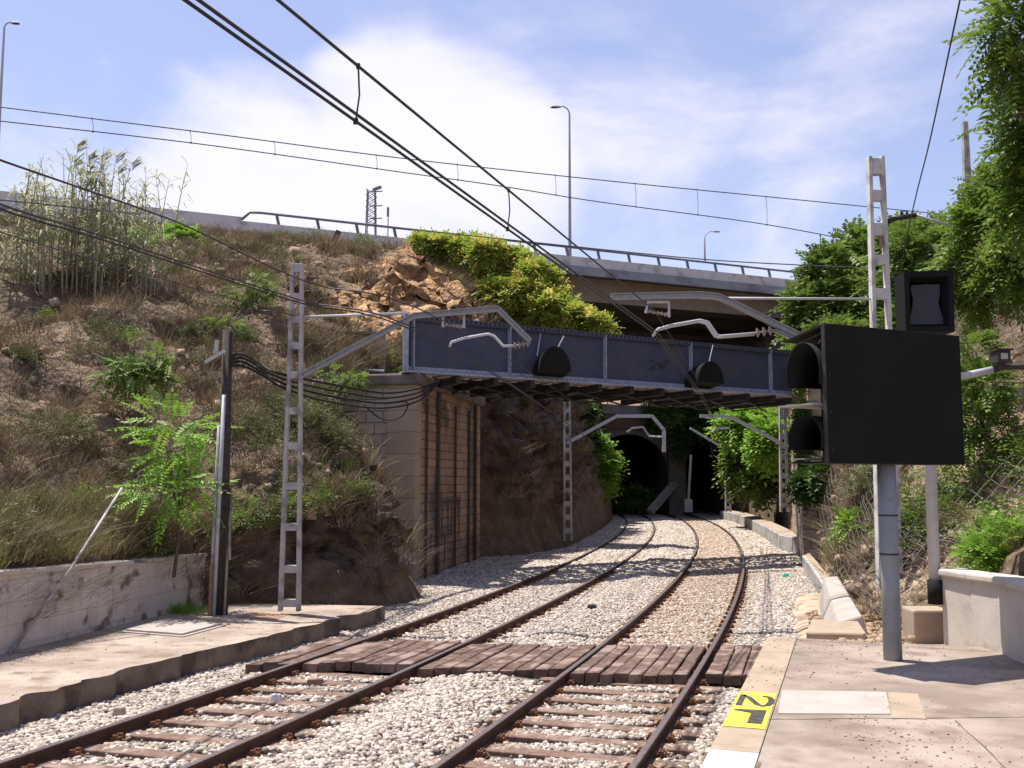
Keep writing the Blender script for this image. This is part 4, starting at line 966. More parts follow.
# smoke / spark hoods hung over each track
for pxh,pyt,pyb,wpx,rods,nm in ((549,352,384,30,((541,331,537,356),(564,336,553,357)),0),(703,366,394,30,((713,345,708,367),),1)):
    s_=min(np.arange(0,GLen,.02),key=lambda q:abs(512+1000*GP(q,-.3,0).x/GP(q,-.3,0).y-pxh)); Yc=GP(s_,-.3,0).y
    zt=at(pxh,pyt,Yc).z-zb_; mb=MB(); n=14; rr_=.56; V=[]
    for o_ in (-.75,-.08):
        for k in range(n+1):
            a=math.pi*k/n; V.append(GP(s_-math.cos(a)*rr_+(.0 if nm else .25*(o_+.55)),o_,zt-.72+math.sin(a)*.72+(.12 if o_<-.5 else 0)))
    mb.add(V,[(k,k+1,n+2+k,n+1+k) for k in range(n)]+[tuple(range(n,-1,-1)),tuple(range(n+1,2*n+2)),(0,n+1,2*n+1,n)]); o=mb.build('spark_hood',M['black'],root,smooth=False); 
    for (x0,y0,x1,y1) in rods:
        mb=MB(); mb.tube([GP(s_,-.05,0)*0+at(x0,y0,GP(s_,-.05,0).y-.0),at(x1,y1,Yc)],.02,6); mb.build('hanger_rod',M['lightpipe'],root)
# left abutment
aA=Vector((-2.72,28.1,0)); aB=Vector((-1.15,36.2,0)); aC=Vector((-5.4,28.8,0)); aD=Vector((-5.6,38,0))
root=thing('bridge_abutment','left brick and stone bridge abutment with dark drain stripes and graffiti','abutment',(aA+aB)/2)
def up3(p,z): return Vector((p.x,p.y,z))
zt=5.35
mb=MB(); d=(aC-aA).normalized(); q=aA+d*.85
mb.quad_uv(up3(aC,-.3),up3(q,-.3),up3(q,zt),up3(aC,zt)); mb.build('block_face',M['ashlar'],root)
mb=MB(); mb.quad_uv(up3(q,-.3)+Vector((0,-.03,0)),up3(aA,-.3)+Vector((0,-.03,0)),up3(aA,zt)+Vector((0,-.03,0)),up3(q,zt)+Vector((0,-.03,0)))
dd=(aB-aA).normalized(); q2=aA+dd*.5; mb.quad_uv(up3(aA,-.3)+Vector((0,-.03,0)),up3(q2,-.3)+Vector((.03,0,0)),up3(q2,zt)+Vector((.03,0,0)),up3(aA,zt)+Vector((0,-.03,0))); mb.build('corner_quoin',M['quoin'],root)
mb=MB(); mb.quad_uv(up3(q2,-.3),up3(aB,-.3),up3(aB,zt),up3(q2,zt)); mb.quad_uv(up3(aB,-.3),up3(aD,-.3),up3(aD,zt),up3(aB,zt)); mb.build('brick_face',M['ochre'],root)
mb=MB(); mb.prism([tuple(up3(p,0)[:2]) for p in (aC+Vector((-.1,-.15,0)),aA+Vector((.15,-.2,0)),aB+Vector((.2,.1,0)),aD)],zt,zt+.32); mb.build('cap',M['capst'],root,bevel=.06)
for s_,w_ in ((1.0,.05),(2.3,.16),(4.4,.04),(6.3,.07),(7.3,.14)):
    mb=MB(); p=aA+dd*s_+Vector((.06,0,0)); mb.bar(up3(p,-.2),up3(p,zt-(0 if w_>.1 else .3)),w_,.07,upv=dd.cross(ez)); mb.build('drain_strip',M['ruststain'],root)
# graffiti
def P2(s_,z,o_=.035): p=aA+dd*s_+Vector((dd.y,-dd.x,0))*o_; return up3(p,z)
def Q2(x,z): p=q+(aA-q).normalized()*x; return up3(p,z)+Vector((0,-.045,0))
mb=MB()
for cx,cz,seq in ((.08,1.40,((.0,.1),(.07,.16),(.12,.08),(.03,-.02),(.0,-.12),(.1,-.1))),(.27,1.36,((.0,.12),(.02,-.1),(.08,.0),(.14,.1),(.12,-.12))),(.46,1.30,((.12,.1),(.02,.12),(.0,-.08),(.11,-.1),(.13,.0),(.05,.0))),(.64,1.27,((.0,-.1),(.03,.12),(.09,.05),(.04,.0),(.12,-.12))),(.14,1.12,((.0,.08),(.1,.06),(.05,-.1)))):
    mb.tube([Q2(cx+a,cz+b_) for a,b_ in seq],.016,5)
mb.build('graffiti',M['graf'],root)
mb=MB()
for s_,z0,z1 in ((2.2,1.9,2.0),(2.9,.9,2.0),(3.6,1.1,1.95),(4.0,.9,2.1),(4.5,1.0,2.05),(5.0,.9,2.1),(3.2,0.1,1.0),(1.6,.5,1.1)):
    mb.bar(P2(s_,z0),P2(s_+.05,z1),.035,.01)
for z in (2.05,1.9): mb.bar(P2(2.0,z),P2(5.2,z+.05),.03,.05)
mb.bar(P2(3.6,1.1),P2(4.4,1.1),.03,.06)
mb.build('graffiti',M['grafdark'],root)
# masonry parapet behind abutment (left)
pa=at(305,352,31.0); pb2=at(386,352,31.8)
root=thing('masonry_parapet','old stepped masonry parapet with pale coping left of the blue girder','wall',(pa.x,pa.y,4.5))
mb=MB(); z0,z1=at(340,372,31.4).z,at(340,334,31.4).z; mb.bar(Vector((pa.x-1.2,31.2,(z0+z1)/2-.6)),Vector((pb2.x,31.7,(z0+z1)/2-.6)),.4,(z1-z0)+1.2); mb.build('wall',M['quoin'],root)
mb=MB(); mb.bar(Vector((pa.x-1.2,31.1,z1+.02)),Vector((pb2.x,31.6,z1+.02)),.55,.07); mb.build('coping',M['capst'],root)
mb=MB(); z2=at(350,361,31.4).z; mb.bar(Vector((pa.x+.2,30.8,z2)),Vector((pb2.x-.1,31.3,z2)),.35,.3); mb.build('ledge',M['edge'],root,bevel=.08)
mb=MB(); q=pxt([(305,366),(384,371)],30.5); mb.tube(q,.035,8); tag(mb.build('grey_pipe',M['lightpipe']),'thin pale pipe running below the masonry parapet to the girder end','pipe')
# right abutment
ra=GP(GLen+.05,-.5,0); root=thing('bridge_abutment','right bridge abutment of grey masonry half covered in ivy behind the signal','abutment',(ra.x,ra.y,-.2))
mb=MB(); a=Vector((ra.x-.15,ra.y,0)); n2=Vector((dxc(36),1,0)).normalized(); sdv=Vector((n2.y,-n2.x,0)); 
c4=[a,a+sdv*3.2,a+sdv*3.2+n2*6,a+n2*6]
for i in range(4): mb.quad_uv(up3(c4[i],-.3),up3(c4[(i+1)%4],-.3),up3(c4[(i+1)%4],zb_-.2),up3(c4[i],zb_-.2))
mb.add([up3(p,zb_-.2) for p in c4],[(0,1,2,3)])
mb.build('masonry',M['ashlar'],root)
mb=MB(); c5=[a+sdv*.3+n2*.3,a+sdv*3.2+n2*.3,a+sdv*3.2+n2*.75,a+sdv*.3+n2*.75]
mb.prism([tuple(p[:2]) for p in c5],zb_-.2,zb_+1.7); mb.build('parapet',M['ashlar'],root)
raA=a

# ---------------------------------------------------------------- road overpass
k_=1.23; O0=Vector((3.5*k_,60*k_,0)); od=Vector((2.2,1,0)).normalized(); on=Vector((-od.y,od.x,0))  # on points away from camera
if on.y<0: on=-on
ztop=2.6+.229*74
def OP(s_,o_,z): return O0+od*s_+on*o_+ez*z
root=thing('road_overpass','long grey concrete motorway overpass crossing behind the railway bridge','overpass',OP(0,0,0))
ox=(od,on,ez)
def olen(px):
    tt=(px-512)/1000; # solve (O0.x+od.x s)/(O0.y+od.y s)=tt
    return (tt*O0.y-O0.x)/(od.x-tt*od.y)
sA,sB=olen(-160),olen(900); Lm=(sA+sB)/2; LL=sB-sA
s240=olen(236)
mb=MB(); mb.box(OP(Lm,.14,ztop-.38),(LL,.24,.75),ox); mb.box(OP((sA+s240)/2,.14,ztop+.12),(s240-sA,.2,.26),ox); mb.build('parapet',M['deck'],root)
mb=MB(); mb.box(OP(Lm,0.0,ztop-1.08),(LL,.3,.66),ox); mb.build('fascia_band',M['fascia'],root)
for o0,o1 in ((.15,12.0),(12.03,24)):  # carriageway gap closed so the underside stays dark
    mb=MB(); mb.box(OP(Lm,(o0+o1)/2,ztop-.95),(LL,o1-o0,.4),ox); mb.build('deck_slab',M['soffit_shade'],root)
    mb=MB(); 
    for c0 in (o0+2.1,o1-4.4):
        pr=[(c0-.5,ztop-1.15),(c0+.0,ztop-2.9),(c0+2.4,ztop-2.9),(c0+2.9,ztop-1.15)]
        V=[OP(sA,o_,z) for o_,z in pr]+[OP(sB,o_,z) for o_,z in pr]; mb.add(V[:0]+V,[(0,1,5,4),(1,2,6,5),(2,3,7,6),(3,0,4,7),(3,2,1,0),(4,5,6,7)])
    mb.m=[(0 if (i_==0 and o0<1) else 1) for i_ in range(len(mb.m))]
    mb.build('box_girder',[M['web'],M['soffit_shade']],root)
    mb=MB(); mb.box(OP(Lm,(o0+o1)/2,ztop-.745),(LL,o1-o0-.4,.01),ox); mb.build('road_surface',M['asphalt'],root)
mb=MB(); s_=s240; 
rp=[OP(s240,.1,ztop+.1),OP(s240+.5,.1,ztop+.62)]+[OP(x,.1,ztop+.68) for x in np.linspace(s240+1.2,olen(802),20)]+[OP(olen(806),.1,ztop+.3)]
mb.tube(rp,.09,8); mb.build('guard_rail',M['railing'],root,smooth=True)
x=s240+2.4
while x<olen(804):
    mb=MB(); mb.bar(OP(x,.1,ztop-.02),OP(x-.15,.1,ztop+.64),.13,.18); mb.build('guard_rail_post',M['railing'],root); x+=2.7
mb=MB(); mb.box(OP(Lm,23.9,ztop-.2),(LL,.2,.9),ox); mb.build('parapet',M['deck'],root)
mb=MB(); p=OP(olen(803),12,0); 
mb.box(OP(olen(860),12,ztop/2-1.5),(3,24,ztop),ox); mb.build('abutment_wall',M['soffit_shade'],root)
mb=MB(); mb.box(OP(olen(480),12.5,ztop/2-2.5),(3,20,ztop),ox); mb.build('abutment_wall',M['soffit_shade'],root)
mb=MB(); mb.box(OP((olen(480)+olen(860))/2,23.2,ztop-3.4),(olen(860)-olen(480),.8,5.2),ox); mb.build('rear_beam',M['soffit_shade'],root)
# street lamps on the overpass
def lamp(label,px,ytop,Y,ybot,dirpx,hl_,side=-1):
    base=at(px,ybot,Y); topz=at(px,ytop,Y).z; root=thing('street_lamp',label,'street lamp',base,'street lamps on the road')
    hgt=topz-base.z; a=abs(dirpx)*Y/1000; pts=[base,base+ez*(hgt-a*.75)]
    for t_ in np.linspace(.15,1,7): an=t_*math.pi/2; pts.append(base+ez*(hgt-a*.75+math.sin(an)*a*.75)+Vector((side*(1-math.cos(an))*a*.75,0,0)))
    mb=MB(); mb.tube(pts,[.13,.08]+[.06]*7,10); mb.build('column',M['lightpipe'],root,smooth=True)
    e=pts[-1]; mb=MB(); mb.box(e+Vector((side*hl_*.45,0,-.05)),(hl_,.3,.16),taper=.6); hd=mb.build('lamp_head',M['galv'],root,bevel=.04)
    mb=MB(); mb.box(e+Vector((side*hl_*.55,0,-.14)),(hl_*.5,.2,.05)); mb.build('lens',M['steeldark'],hd)
    return root
lamp('tall street lamp with curved neck standing on the overpass in mid sky',570,106,77,256,12,.9)
lamp('short distant street lamp with its head turned to the right near the right trees',705,231,120,262,11,1.0,side=1)
lamp('street lamp cut by the upper left edge of the picture',-5,22,70,200,9,.7,side=1)
lamp('street lamp head peeping above the reeds on the left',104,171,66,200,10,1.3,side=-1)
# lattice pylon far & sign post
p=at(371,226,150); root=thing('lattice_pylon','small distant steel lattice pylon above the overpass','pylon',p)
mb=MB(); hgt=at(371,190,150).z-p.z; w0,w1=.75,.55
for a in (-1,1):
    for b_ in (-1,1): mb.bar(p+Vector((a*w0,b_*w0,-3)),p+Vector((a*w1,b_*w1,hgt)),.13)
for k in range(6):
    z0,z1=hgt*k/6,hgt*(k+1)/6
    for b_ in (-1,1): mb.bar(p+Vector((-w0,b_*w0,z0)),p+Vector((w0,b_*w0,z1)),.07); mb.bar(p+Vector((w0,b_*w0,z0)),p+Vector((-w0,b_*w0,z1)),.07)
mb.build('lattice_tower',M['railing'],root)
mb=MB()
for z in (.95,.55,.2): mb.bar(p+Vector((-.3,0,hgt*z)),p+Vector((1.7,0,hgt*z+.1)),.14)
mb.bar(p+Vector((.2,0,hgt)),p+Vector((1.5,0,hgt+.5)),.4); mb.build('cross_arm',M['railing'],root)
p=at(388,228,84); root=thing('road_sign','narrow blue plate on a thin post beside the distant pylon','road sign',p)
mb=MB(); mb.tube([p-ez*1.5,p+ez*(at(388,207,84).z-p.z)],.05,6); mb.build('post',M['galv'],root)
q=at(388,212,84); mb=MB(); mb.box(q,(.2,.06,.8)); mb.build('plate',M['signblue'],root)
mb=MB(); mb.bar(at(332,245,52),at(339,231,52),.22,.25); tag(mb.build('leaning_stake',M['pole']),'short dark stake leaning in the dry grass below the overpass','stake')

# ---------------------------------------------------------------- far end: small road bridge and portals
root=thing('portal_bridge','distant brown edged road bridge with dark openings closing the cutting','bridge',(11,90,0))
mb=MB(); yb=89.0
mb.box((9.0,yb+1,8.05),(13,2,1.3)); mb.build('deck_edge',M['brown'],root)
mb=MB(); mb.box((9,yb+.3,9.0),(14,.25,.9)); mb.build('parapet',M['paveclean'],root)
mb=MB()
for k in range(9): mb.bar(Vector((3+k*1.4,yb+.6,9.6)),Vector((3+k*1.4,yb+.6,10.6)),.1)
mb.bar(Vector((2.5,yb+.6,10.6)),Vector((15.6,yb+.6,10.6)),.1); mb.bar(Vector((2.5,yb+.6,10.15)),Vector((15.6,yb+.6,10.15)),.07); mb.build('railing',M['galv'],root)
mb=MB(); mb.box((14.6,yb+4,3.6),(1.5,9,7.6)); mb.box((6.2,yb+6,3.6),(1.6,12,7.6)); mb.box((22.4,yb+6,3.6),(4.2,12,7.6)); mb.box((14,yb+22,7.9),(20,40,.6)); mb.box((14,yb+42,3.5),(22,1,9)); mb.box((24.5,yb+25,3.5),(1,40,9)); mb.box((3.5,yb+25,3.5),(1,40,9)); mb.box((18.5,yb+1.2,8.5),(9.5,2.6,2.2)); mb.build('masonry',M['wall_dark'],root)  # roof, side and end walls behind the arches added to darken the openings
for x0,x1 in ((7.0,13.85),(15.35,20.3)):
    mb=MB(); n=16; c_=(x0+x1)/2; R_=(x1-x0)/2; zs=6.9-R_*.95; lo=[];hi=[]
    for k in range(n+1):
        a=math.pi*(1-k/n); lo.append((c_+R_*math.cos(a),zs+R_*.95*math.sin(a))); hi.append((x0+(x1-x0)*k/n,7.42))
    for k in range(n):
        for yy,fl_ in ((yb+.3,0),(yb+1.9,1)):
            q_=[(lo[k][0],yy,lo[k][1]),(lo[k+1][0],yy,lo[k+1][1]),(hi[k+1][0],yy,7.42),(hi[k][0],yy,7.42)]; mb.add(q_,[(0,1,2,3) if not fl_ else (3,2,1,0)])
        mb.add([(lo[k][0],yb+.3,lo[k][1]),(lo[k][0],yb+1.9,lo[k][1]),(lo[k+1][0],yb+1.9,lo[k+1][1]),(lo[k+1][0],yb+.3,lo[k+1][1])],[(0,1,2,3)])
    mb.build('arch',M['wall_dark'],root)
mb=MB()
X_=np.linspace(-2,30,14);Y_=np.linspace(90.5,142,14)
for i in range(14):
    for j in range(14): mb.v.append((X_[i],Y_[j],8.9+ (j/13)*6+abs(X_[i]-13)*.12+.5*noise.noise(Vector((X_[i]*.4,Y_[j]*.4,0)))))
for i in range(13):
    for j in range(13): mb.f.append([i*14+j,(i+1)*14+j,(i+1)*14+j+1,i*14+j+1]); mb.m.append(0); mb.uv.append(None)
tag(mb.build('hillside',M['dirt'],origin=(0,0,0)),kind='structure')
# small posts
mb=MB(); a=at(688,503,80); mb.tube([a-ez*.3,at(691,455,80)],.11,8); mb.box(a-ez*.2,(.6,.6,1.0)); tag(mb.build('marker_post',M['parapet']),'thin white post on a pale block in front of the dark portal','post')
mb=MB(); mb.bar(at(650,512,85),at(674,484,87),.5,.5); tag(mb.build('sunlit_bar',M['parapet']),'pale sloping bar for the sunlit diagonal beside the dark portal','beam')  # sunlit diagonal by the portal, built as a pale bar
# cable trough kerbs on right
def trough(label,top,z,w_,h_,mt='mast'):
    mb=MB(); ps=[atz(a,b_,z) for a,b_ in top]; root=thing('concrete_trough',label,'kerb',ps[0]-ez*z)
    for i in range(len(ps)-1):
        a,b_=ps[i],ps[i+1]; d=(b_-a).normalized(); a2,b2=a+d*.03,b_-d*.03; n=Vector((-d.y,d.x,0)); n=n if n.x>0 else -n
        mb=MB(); V=[a2-ez*h_,b2-ez*h_,b2,a2]; V+= [v+n*w_ for v in V]; mb.add(V,[(0,1,2,3),(7,6,5,4),(3,2,6,7),(0,3,7,4),(1,5,6,2)]); mb.build('kerb_stone',M[mt],root,bevel=.03)
    mb=MB()
    for i in range(len(ps)-1):
        a,b_=ps[i],ps[i+1]; n=Vector((.8,.3,0)).normalized(); mb.add([a+ez*.01+n*.1,b_+ez*.01+n*.1,b_+ez*.06+n*w_,a+ez*.06+n*w_],[(0,1,2,3)])
    mb.build('sand_fill',M['edge'],root)
trough('far curved run of pale concrete kerb stones along the right bank',[(720,511),(737,514),(752,520),(766,527),(780,535),(792,537),(807,538)],.55,.8,.6)
trough('near short run of grey kerb stones leading to the platform ramp',[(802,555),(808,563),(815,573),(821,582),(829,596)],.32,.28,.45)
def hull(name,lab,cat,pts,mt,bev=.04):
    bm=bmesh.new(); [bm.verts.new(p) for p in pts]; bmesh.ops.convex_hull(bm,input=bm.verts[:]); me=bpy.data.meshes.new(name); bm.to_mesh(me); bm.free()
    o=link(name,me,M[mt]); tag(o,lab,cat); bv=o.modifiers.new('b','BEVEL'); bv.width=bev; bv.segments=2; return o
tpz=[atz(824,577,.55),atz(838,576,.58),atz(862,615,.50),atz(838,622,.42)]
hull('concrete_block','sloping pale concrete block at the end of the platform','concrete block',tpz+[up3(p,-.1)+Vector(((-.12,.12,.12,-.35)[i_],(.1,.1,-.2,-.3)[i_],0)) for i_,p in enumerate(tpz)],'paveclean')
tpz=[atz(812,619,.40),atz(858,621,.42),atz(866,633,.50),atz(806,632,.50)]
hull('concrete_block','flat tan concrete slab in front of the sloping pale block','concrete block',tpz+[up3(p,.0) for p in tpz],'edge')
mb=MB()
for k in range(6): mb.box(atz(786,530,0)+Vector((random.uniform(-.2,.2),random.uniform(-.3,.3),.03)),(.25,.18,.08),taper=.6)
q=atz(785,531.5,0); mb=MB(); mb.box(atz(786,577,-.08)+ez*.05,(.22,.16,.08),taper=.5)
tag(mb.build('litter',M['green_litter']),'crumpled green plastic litter on the ballast at right','litter')

# ---------------------------------------------------------------- vegetation and rubble
def sample(fn, n, Y0, Y1, v0, v1, side, pw=1.0):
    Y = Y0+(Y1-Y0)*rng.random(n)**pw; v = v0+(v1-v0)*rng.random(n); X,Z = fn(Y,v)
    P = np.stack([X,Y,Z],1)
    for i in range(n):
        lim=min(1,v[i]/.12)
        if side>0 and Y[i]<14.5: lim*=min(1,v[i]/.6)*.3
        if side<0 and Y[i]<20 and v[i]<.35: lim*=.1
        if side<0 and 27.3<Y[i]<36.5 and v[i]<.42: lim*=.15
        d=disp(*P[i],.55*lim); dz=d[2]*(.3 if v[i]<.3 else 1); P[i]+= (d[0],d[1],dz)
    return P, v
def mask(P, cen, soft=.5):
    m_=np.zeros(len(P))
    for c,r_ in cen: m_=np.maximum(m_, np.clip((r_-np.linalg.norm(P-np.array(c),axis=1))/soft,0,1))
    return m_
def inview(P, m_=40):
    d=P-np.array([0,0,H]); fz=d@np.array(Fw); px=512+1000*(d@np.array(right))/np.maximum(fz,.1); py=384-1000*(d@np.array(up))/np.maximum(fz,.1)
    return (px>-m_)&(px<1024+m_)&(py>-m_)&(py<768+m_)&(fz>1), px, py
def bare(P,f=.45,thr=.12): return np.array([noise.noise(Vector(p)*f+Vector((9,3,1)))>thr for p in P])
def veg(label, name, mt, fn, side, n, Y0, Y1, v0, v1, Nb, hr, sp, wd, gfun=None, orng_keep=.12, lean=.5, pw=1.0, barethr=.12, region=None):
    P,v=sample(fn,n,Y0,Y1,v0,v1,side,pw); ok,px,py=inview(P); 
    if region is not None: ok&=region(px,py,P)
    ok&=~((side>0)&(P[:,1]<15)&(v<.24)); org=mask(P,ORANGE,.8); ok&=~((side<0)&(v<.34)&(P[:,1]>20.5)&(rng.random(len(P))<.86)); ok&=(org<rng.random(len(P))-.05)|(org<.05); ok&= ~(bare(P,.45,barethr)&(rng.random(len(P))<.8))
    P=P[ok]; n=len(P); dist=P[:,1]
    h=(hr[0]+(hr[1]-hr[0])*rng.random(n)); s_=(sp[0]+(sp[1]-sp[0])*rng.random(n))
    g_=gfun(P) if gfun else None
    V,Fq,c1,c2=blades(P,Nb,h,s_,wd*np.clip(dist/22,.7,2.6),lean=lean,green=g_)
    return tag(npmesh(name,V,Fq,M[mt],{'col':c1,'col2':c2},origin=(0,0,0)),kind='stuff',label=label)
def gpatch(P):
    return np.array([1.0 if noise.noise(Vector(p)*.35+Vector((4,4,4)))>-.02 else .1 for p in P])*rng.random(len(P))*1.2
veg('dry brown scrub covering the left bank','dry_scrub','scrub',surfL,-1,6400,13,58,.05,.80,34,(.25,.65),(.5,1.0),.014,lambda P: rng.random(len(P))**2,lean=.9,pw=1.15)
veg('straw coloured dry grass on the left bank','dry_grass','drygrass',surfL,-1,8200,13,60,.28,.86,22,(.25,.6),(.3,.6),.013,gpatch,pw=1.1)
veg('dry scrub and creeper stems on the right bank','dry_scrub','scrub',surfR,1,3400,12.5,75,.04,.75,26,(.2,.55),(.4,.9),.014,lambda P: rng.random(len(P))*1.3,lean=.9,pw=1.2)
veg('straw grass scattered on the right bank','dry_grass','drygrass',surfR,1,2600,12.5,75,.04,.75,20,(.15,.5),(.3,.6),.013,gpatch,pw=1.2)
# grass above the whitewashed wall at the left edge
def wallgrass():
    n=170; t_=rng.random(n); P=[]
    for k in range(n):
        px_=rng.uniform(-40,125); py_=rng.uniform(520,560); Yq=14.9+px_/100*2.4+ (560-py_)/40*2.0
        p=at(px_,py_,Yq); P.append((p.x,p.y,float(hl(p.x,p.y))))
    P=np.array(P); V,Fq,c1,c2=blades(P,34,.2+.42*rng.random(n),.5+.4*rng.random(n),.010,lean=.45,bend=.18,green=(rng.random(n)*1.1-.15).clip(0,1)); return V,Fq,c1,c2
V,Fq,c1,c2=wallgrass(); tag(npmesh('wall_top_grass',V,Fq,M['drygrass'],{'col':c1,'col2':c2},origin=(0,0,0)),kind='stuff',label='tall pale green and straw grass behind the whitewashed wall')
# rocks
for fn,side,n,nm in ((surfL,-1,6500,'loose stones on the left bank'),(surfR,1,5000,'loose stones on the right bank')):
    P,v=sample(fn,n,12.5,50,.03,.7,side,1.1); ok,_,_=inview(P); ok&=~((side<0)&(v<.36)&(P[:,1]>20)); ok&=~((side>0)&(P[:,1]<14.2)&(v<.26)); P=P[ok]; org=mask(P,ORANGE,1.0)*.35; tn=mask(P,TAN,.8)
    k=(rng.random(len(P))<.30+.7*np.maximum(org,tn)); P=P[k];org=org[k]
    stones('loose_rocks',P[:,0],P[:,1],P[:,2],(.06+.20*rng.random(len(P))**3)*(1+P[:,1]/60)*(1-org),'rock',tanmask=.2+org*1.1,label=nm,flat=.9)
n=900; Yv=13.6+7*rng.random(n); U=2.4+3*rng.random(n); Xv=tx(Yv,U); stones('rubble',Xv,Yv,np.maximum(.5*(1-np.clip((Yv-13.1)/4.5,0,1)),0)+.02+ (U-3).clip(0)*.12,.04+.12*rng.random(n)**3,'rock',label='stone rubble on the sandy ground beside the platform end',tanmask=.4)

def lowshrubs(label,fn,side,n,mt,Lf,per,r_,seed):
    P,v=sample(fn,n*4,14,60,.2,.75,side,1.1); ok,_,_=inview(P); org=mask(P,ORANGE,.8); ok&=(org<.1)
    ok&=np.array([noise.noise(Vector(p)*.3+Vector((seed,2,2)))>.0 for p in P]); P=P[ok][:n]
    n=len(P); idx=np.repeat(np.arange(n),per); rr=(r_*(.5+rng.random(n)))[idx]; U=rand_unit(len(idx)); U[:,2]=abs(U[:,2])
    Q=P[idx]+U*rr[:,None]*(.3+.7*rng.random(len(idx)))[:,None]; D=U+rng.normal(size=U.shape)*.4
    V,Fq,c1,c2=leaves(Q,D,Lf*(.6+.7*rng.random(len(Q))),2,lw=.2,ll=.45,droop=.1); sh=np.repeat(rng.random(n)[idx],20)
    tag(npmesh('low_shrubs',V,Fq,M[mt],{'col':np.resize(c1,len(V)),'col2':c2},origin=(0,0,0)),kind='stuff',label=label)
M['olive']=mat('olive_leaf',(.10,.115,.045),(.20,.205,.10),3,.8,0,attr='col',trans=.2)
lowshrubs('low olive green shrubs dotted over the left bank',surfL,-1,150,'olive',.16,260,.55,3)
lowshrubs('small fresh green plants dotted over the left bank',surfL,-1,60,'leafM',.2,90,.4,8)
lowshrubs('low green plants dotted over the right bank',surfR,1,150,'leafM',.22,150,.5,5)
lowshrubs('low olive shrubs dotted over the right bank',surfR,1,70,'olive',.16,220,.5,11)
# reeds
def reeds(label, px0, px1, ybase, Y, n, hmin, hmax):
    base=at((px0+px1)/2,ybase,Y); base.z=float(hl(base.x,base.y)); root=thing('reed_clump',label,'reeds',base,'giant reed clumps on the left bank')
    cm=MB(); LP_=[];LD=[]
    for k in range(n):
        x=at(random.uniform(px0,px1),ybase,Y).x; y=Y+random.uniform(-1.2,1.2); z=float(hl(x,y))-.1; hh=random.uniform(hmin,hmax)
        lx,ly=random.uniform(-.25,.35),random.uniform(-.2,.2)
        pts=[Vector((x+lx*t*t*hh*.4,y+ly*t*t*hh*.4,z+hh*t)) for t in (0,.3,.6,.85,1)]
        cm.tube(pts,[.022,.02,.016,.01,.004],5)
        for q in range(24):
            t=random.uniform(.10,1)**.8; i=min(3,int(t*4)); p=Vector((x+lx*t*t*hh*.4,y+ly*t*t*hh*.4,z+hh*t)); LP_.append(p); a=random.uniform(0,6.28); LD.append((math.cos(a),math.sin(a),random.uniform(.1,.9)))
        if hh>hmax*.8 and random.random()<.22:
            for q in range(14): LP_.append(pts[-1]+Vector((0,0,-.02*q))); a=random.uniform(-.6,.6); LD.append((math.cos(a),math.sin(a)*.6,.7))
    cm.build('canes',M['cane'],root)
    P=np.array(LP_);D=np.array(LD);D/=np.linalg.norm(D,axis=1,keepdims=True); n_=len(P); L=.35+.4*rng.random(n_)
    sd_=np.cross(D,[0,0,1.]); sd_/=np.linalg.norm(sd_,axis=1,keepdims=True); wv=sd_*.024
    mid=P+D*(L*.55)[:,None]; tip=P+D*(L)[:,None]-np.array([0,0,1.])*(L*.45)[:,None]
    V=np.stack([P-wv*.5,P+wv*.5,mid+wv,mid-wv,tip+wv*.1,tip-wv*.1],1); b=np.arange(n_)[:,None]*6; Fq=np.concatenate([b+[0,1,2,3],b+[3,2,4,5]])
    npmesh('leaves',V.reshape(-1,3),Fq,M['reed'],{'col':np.repeat(rng.random(n_),6),'col2':np.repeat(rng.random(n_)**2,6)},root)
reeds('leftmost tall reed clump with ragged tops against the sky',18,72,280,27.5,26,2.0,4.0)
reeds('central tall reed clump standing behind the sloping wires',62,118,278,28.5,34,2.2,4.4)
reeds('right hand reed clump leaning to the right over the bright green shrub',104,160,276,30,26,1.8,4.0)

# shrubs & trees: blobs from pixels
def BL(px,py,Y,rx,ry,dep=None):
    p=at(px,py,Y); return (tuple(p),(rx*Y/1000,(dep or rx*Y/1000),ry*Y/1000))
def gz(px,py,Y,f): p=at(px,py,Y); p.z=float(f(p.x,p.y)); return p
G1='yellow flowered shrubs on the left hilltop'
def row(pts,Y,rad): return [BL(a,b_,Y+random.uniform(-.6,.6),rad*random.uniform(.85,1.2),rad*random.uniform(.6,.8)) for a,b_ in pts]
for lab,bl_,n in (('yellow green flowering shrub at the left end of the hilltop row',row([(422,244),(440,246),(458,248),(472,246)],47,12),1600),
    ('large yellow flowering shrub in the middle of the hilltop row',row([(484,252),(500,256),(490,272),(505,276),(516,262)],46,16),2600),
    ('yellow flowering shrub sloping down beside the overpass',row([(532,272),(520,290),(536,292),(548,284),(505,300),(494,292)],45,15),2800),
    ('yellow flowering shrub directly above the blue girder',row([(545,306),(560,302),(528,314),(548,320),(566,316),(512,318)],44.5,15),2600),
    ('lowest yellow flowering shrub of the hilltop row, tip near the dark underpass',row([(578,318),(590,322),(602,328),(575,330)],44,11),1500)):
    b0=bl_[0][0]; tree('flowering_shrub',lab,'shrub',(b0[0],b0[1],max(4,b0[2]-2.0)),bl_,n,.44,'leafY',pairs=4,trunk_r=.06,group=G1,yfrac=.42,thr=-.5,lw=.2,ll=.4,droop=.2,shell=.2)
tree('green_shrub','bright green shrub at the foot of the reeds under the overpass','shrub',gz(150,262,36,hl),[BL(148,247,36,26,13),BL(178,240,38,14,9)],1500,.5,'leafB',pairs=4,trunk_r=.05,thr=-.3,ll=.4,lw=.2)
tree('green_shrub','upright green shrub clinging to the middle of the left bank','shrub',gz(140,390,22.6,hl),[BL(128,372,22.4,24,16),BL(156,370,22.4,16,20)],230,.34,'leafM',pairs=7,trunk_r=.03,thr=-.5,outward=.3)
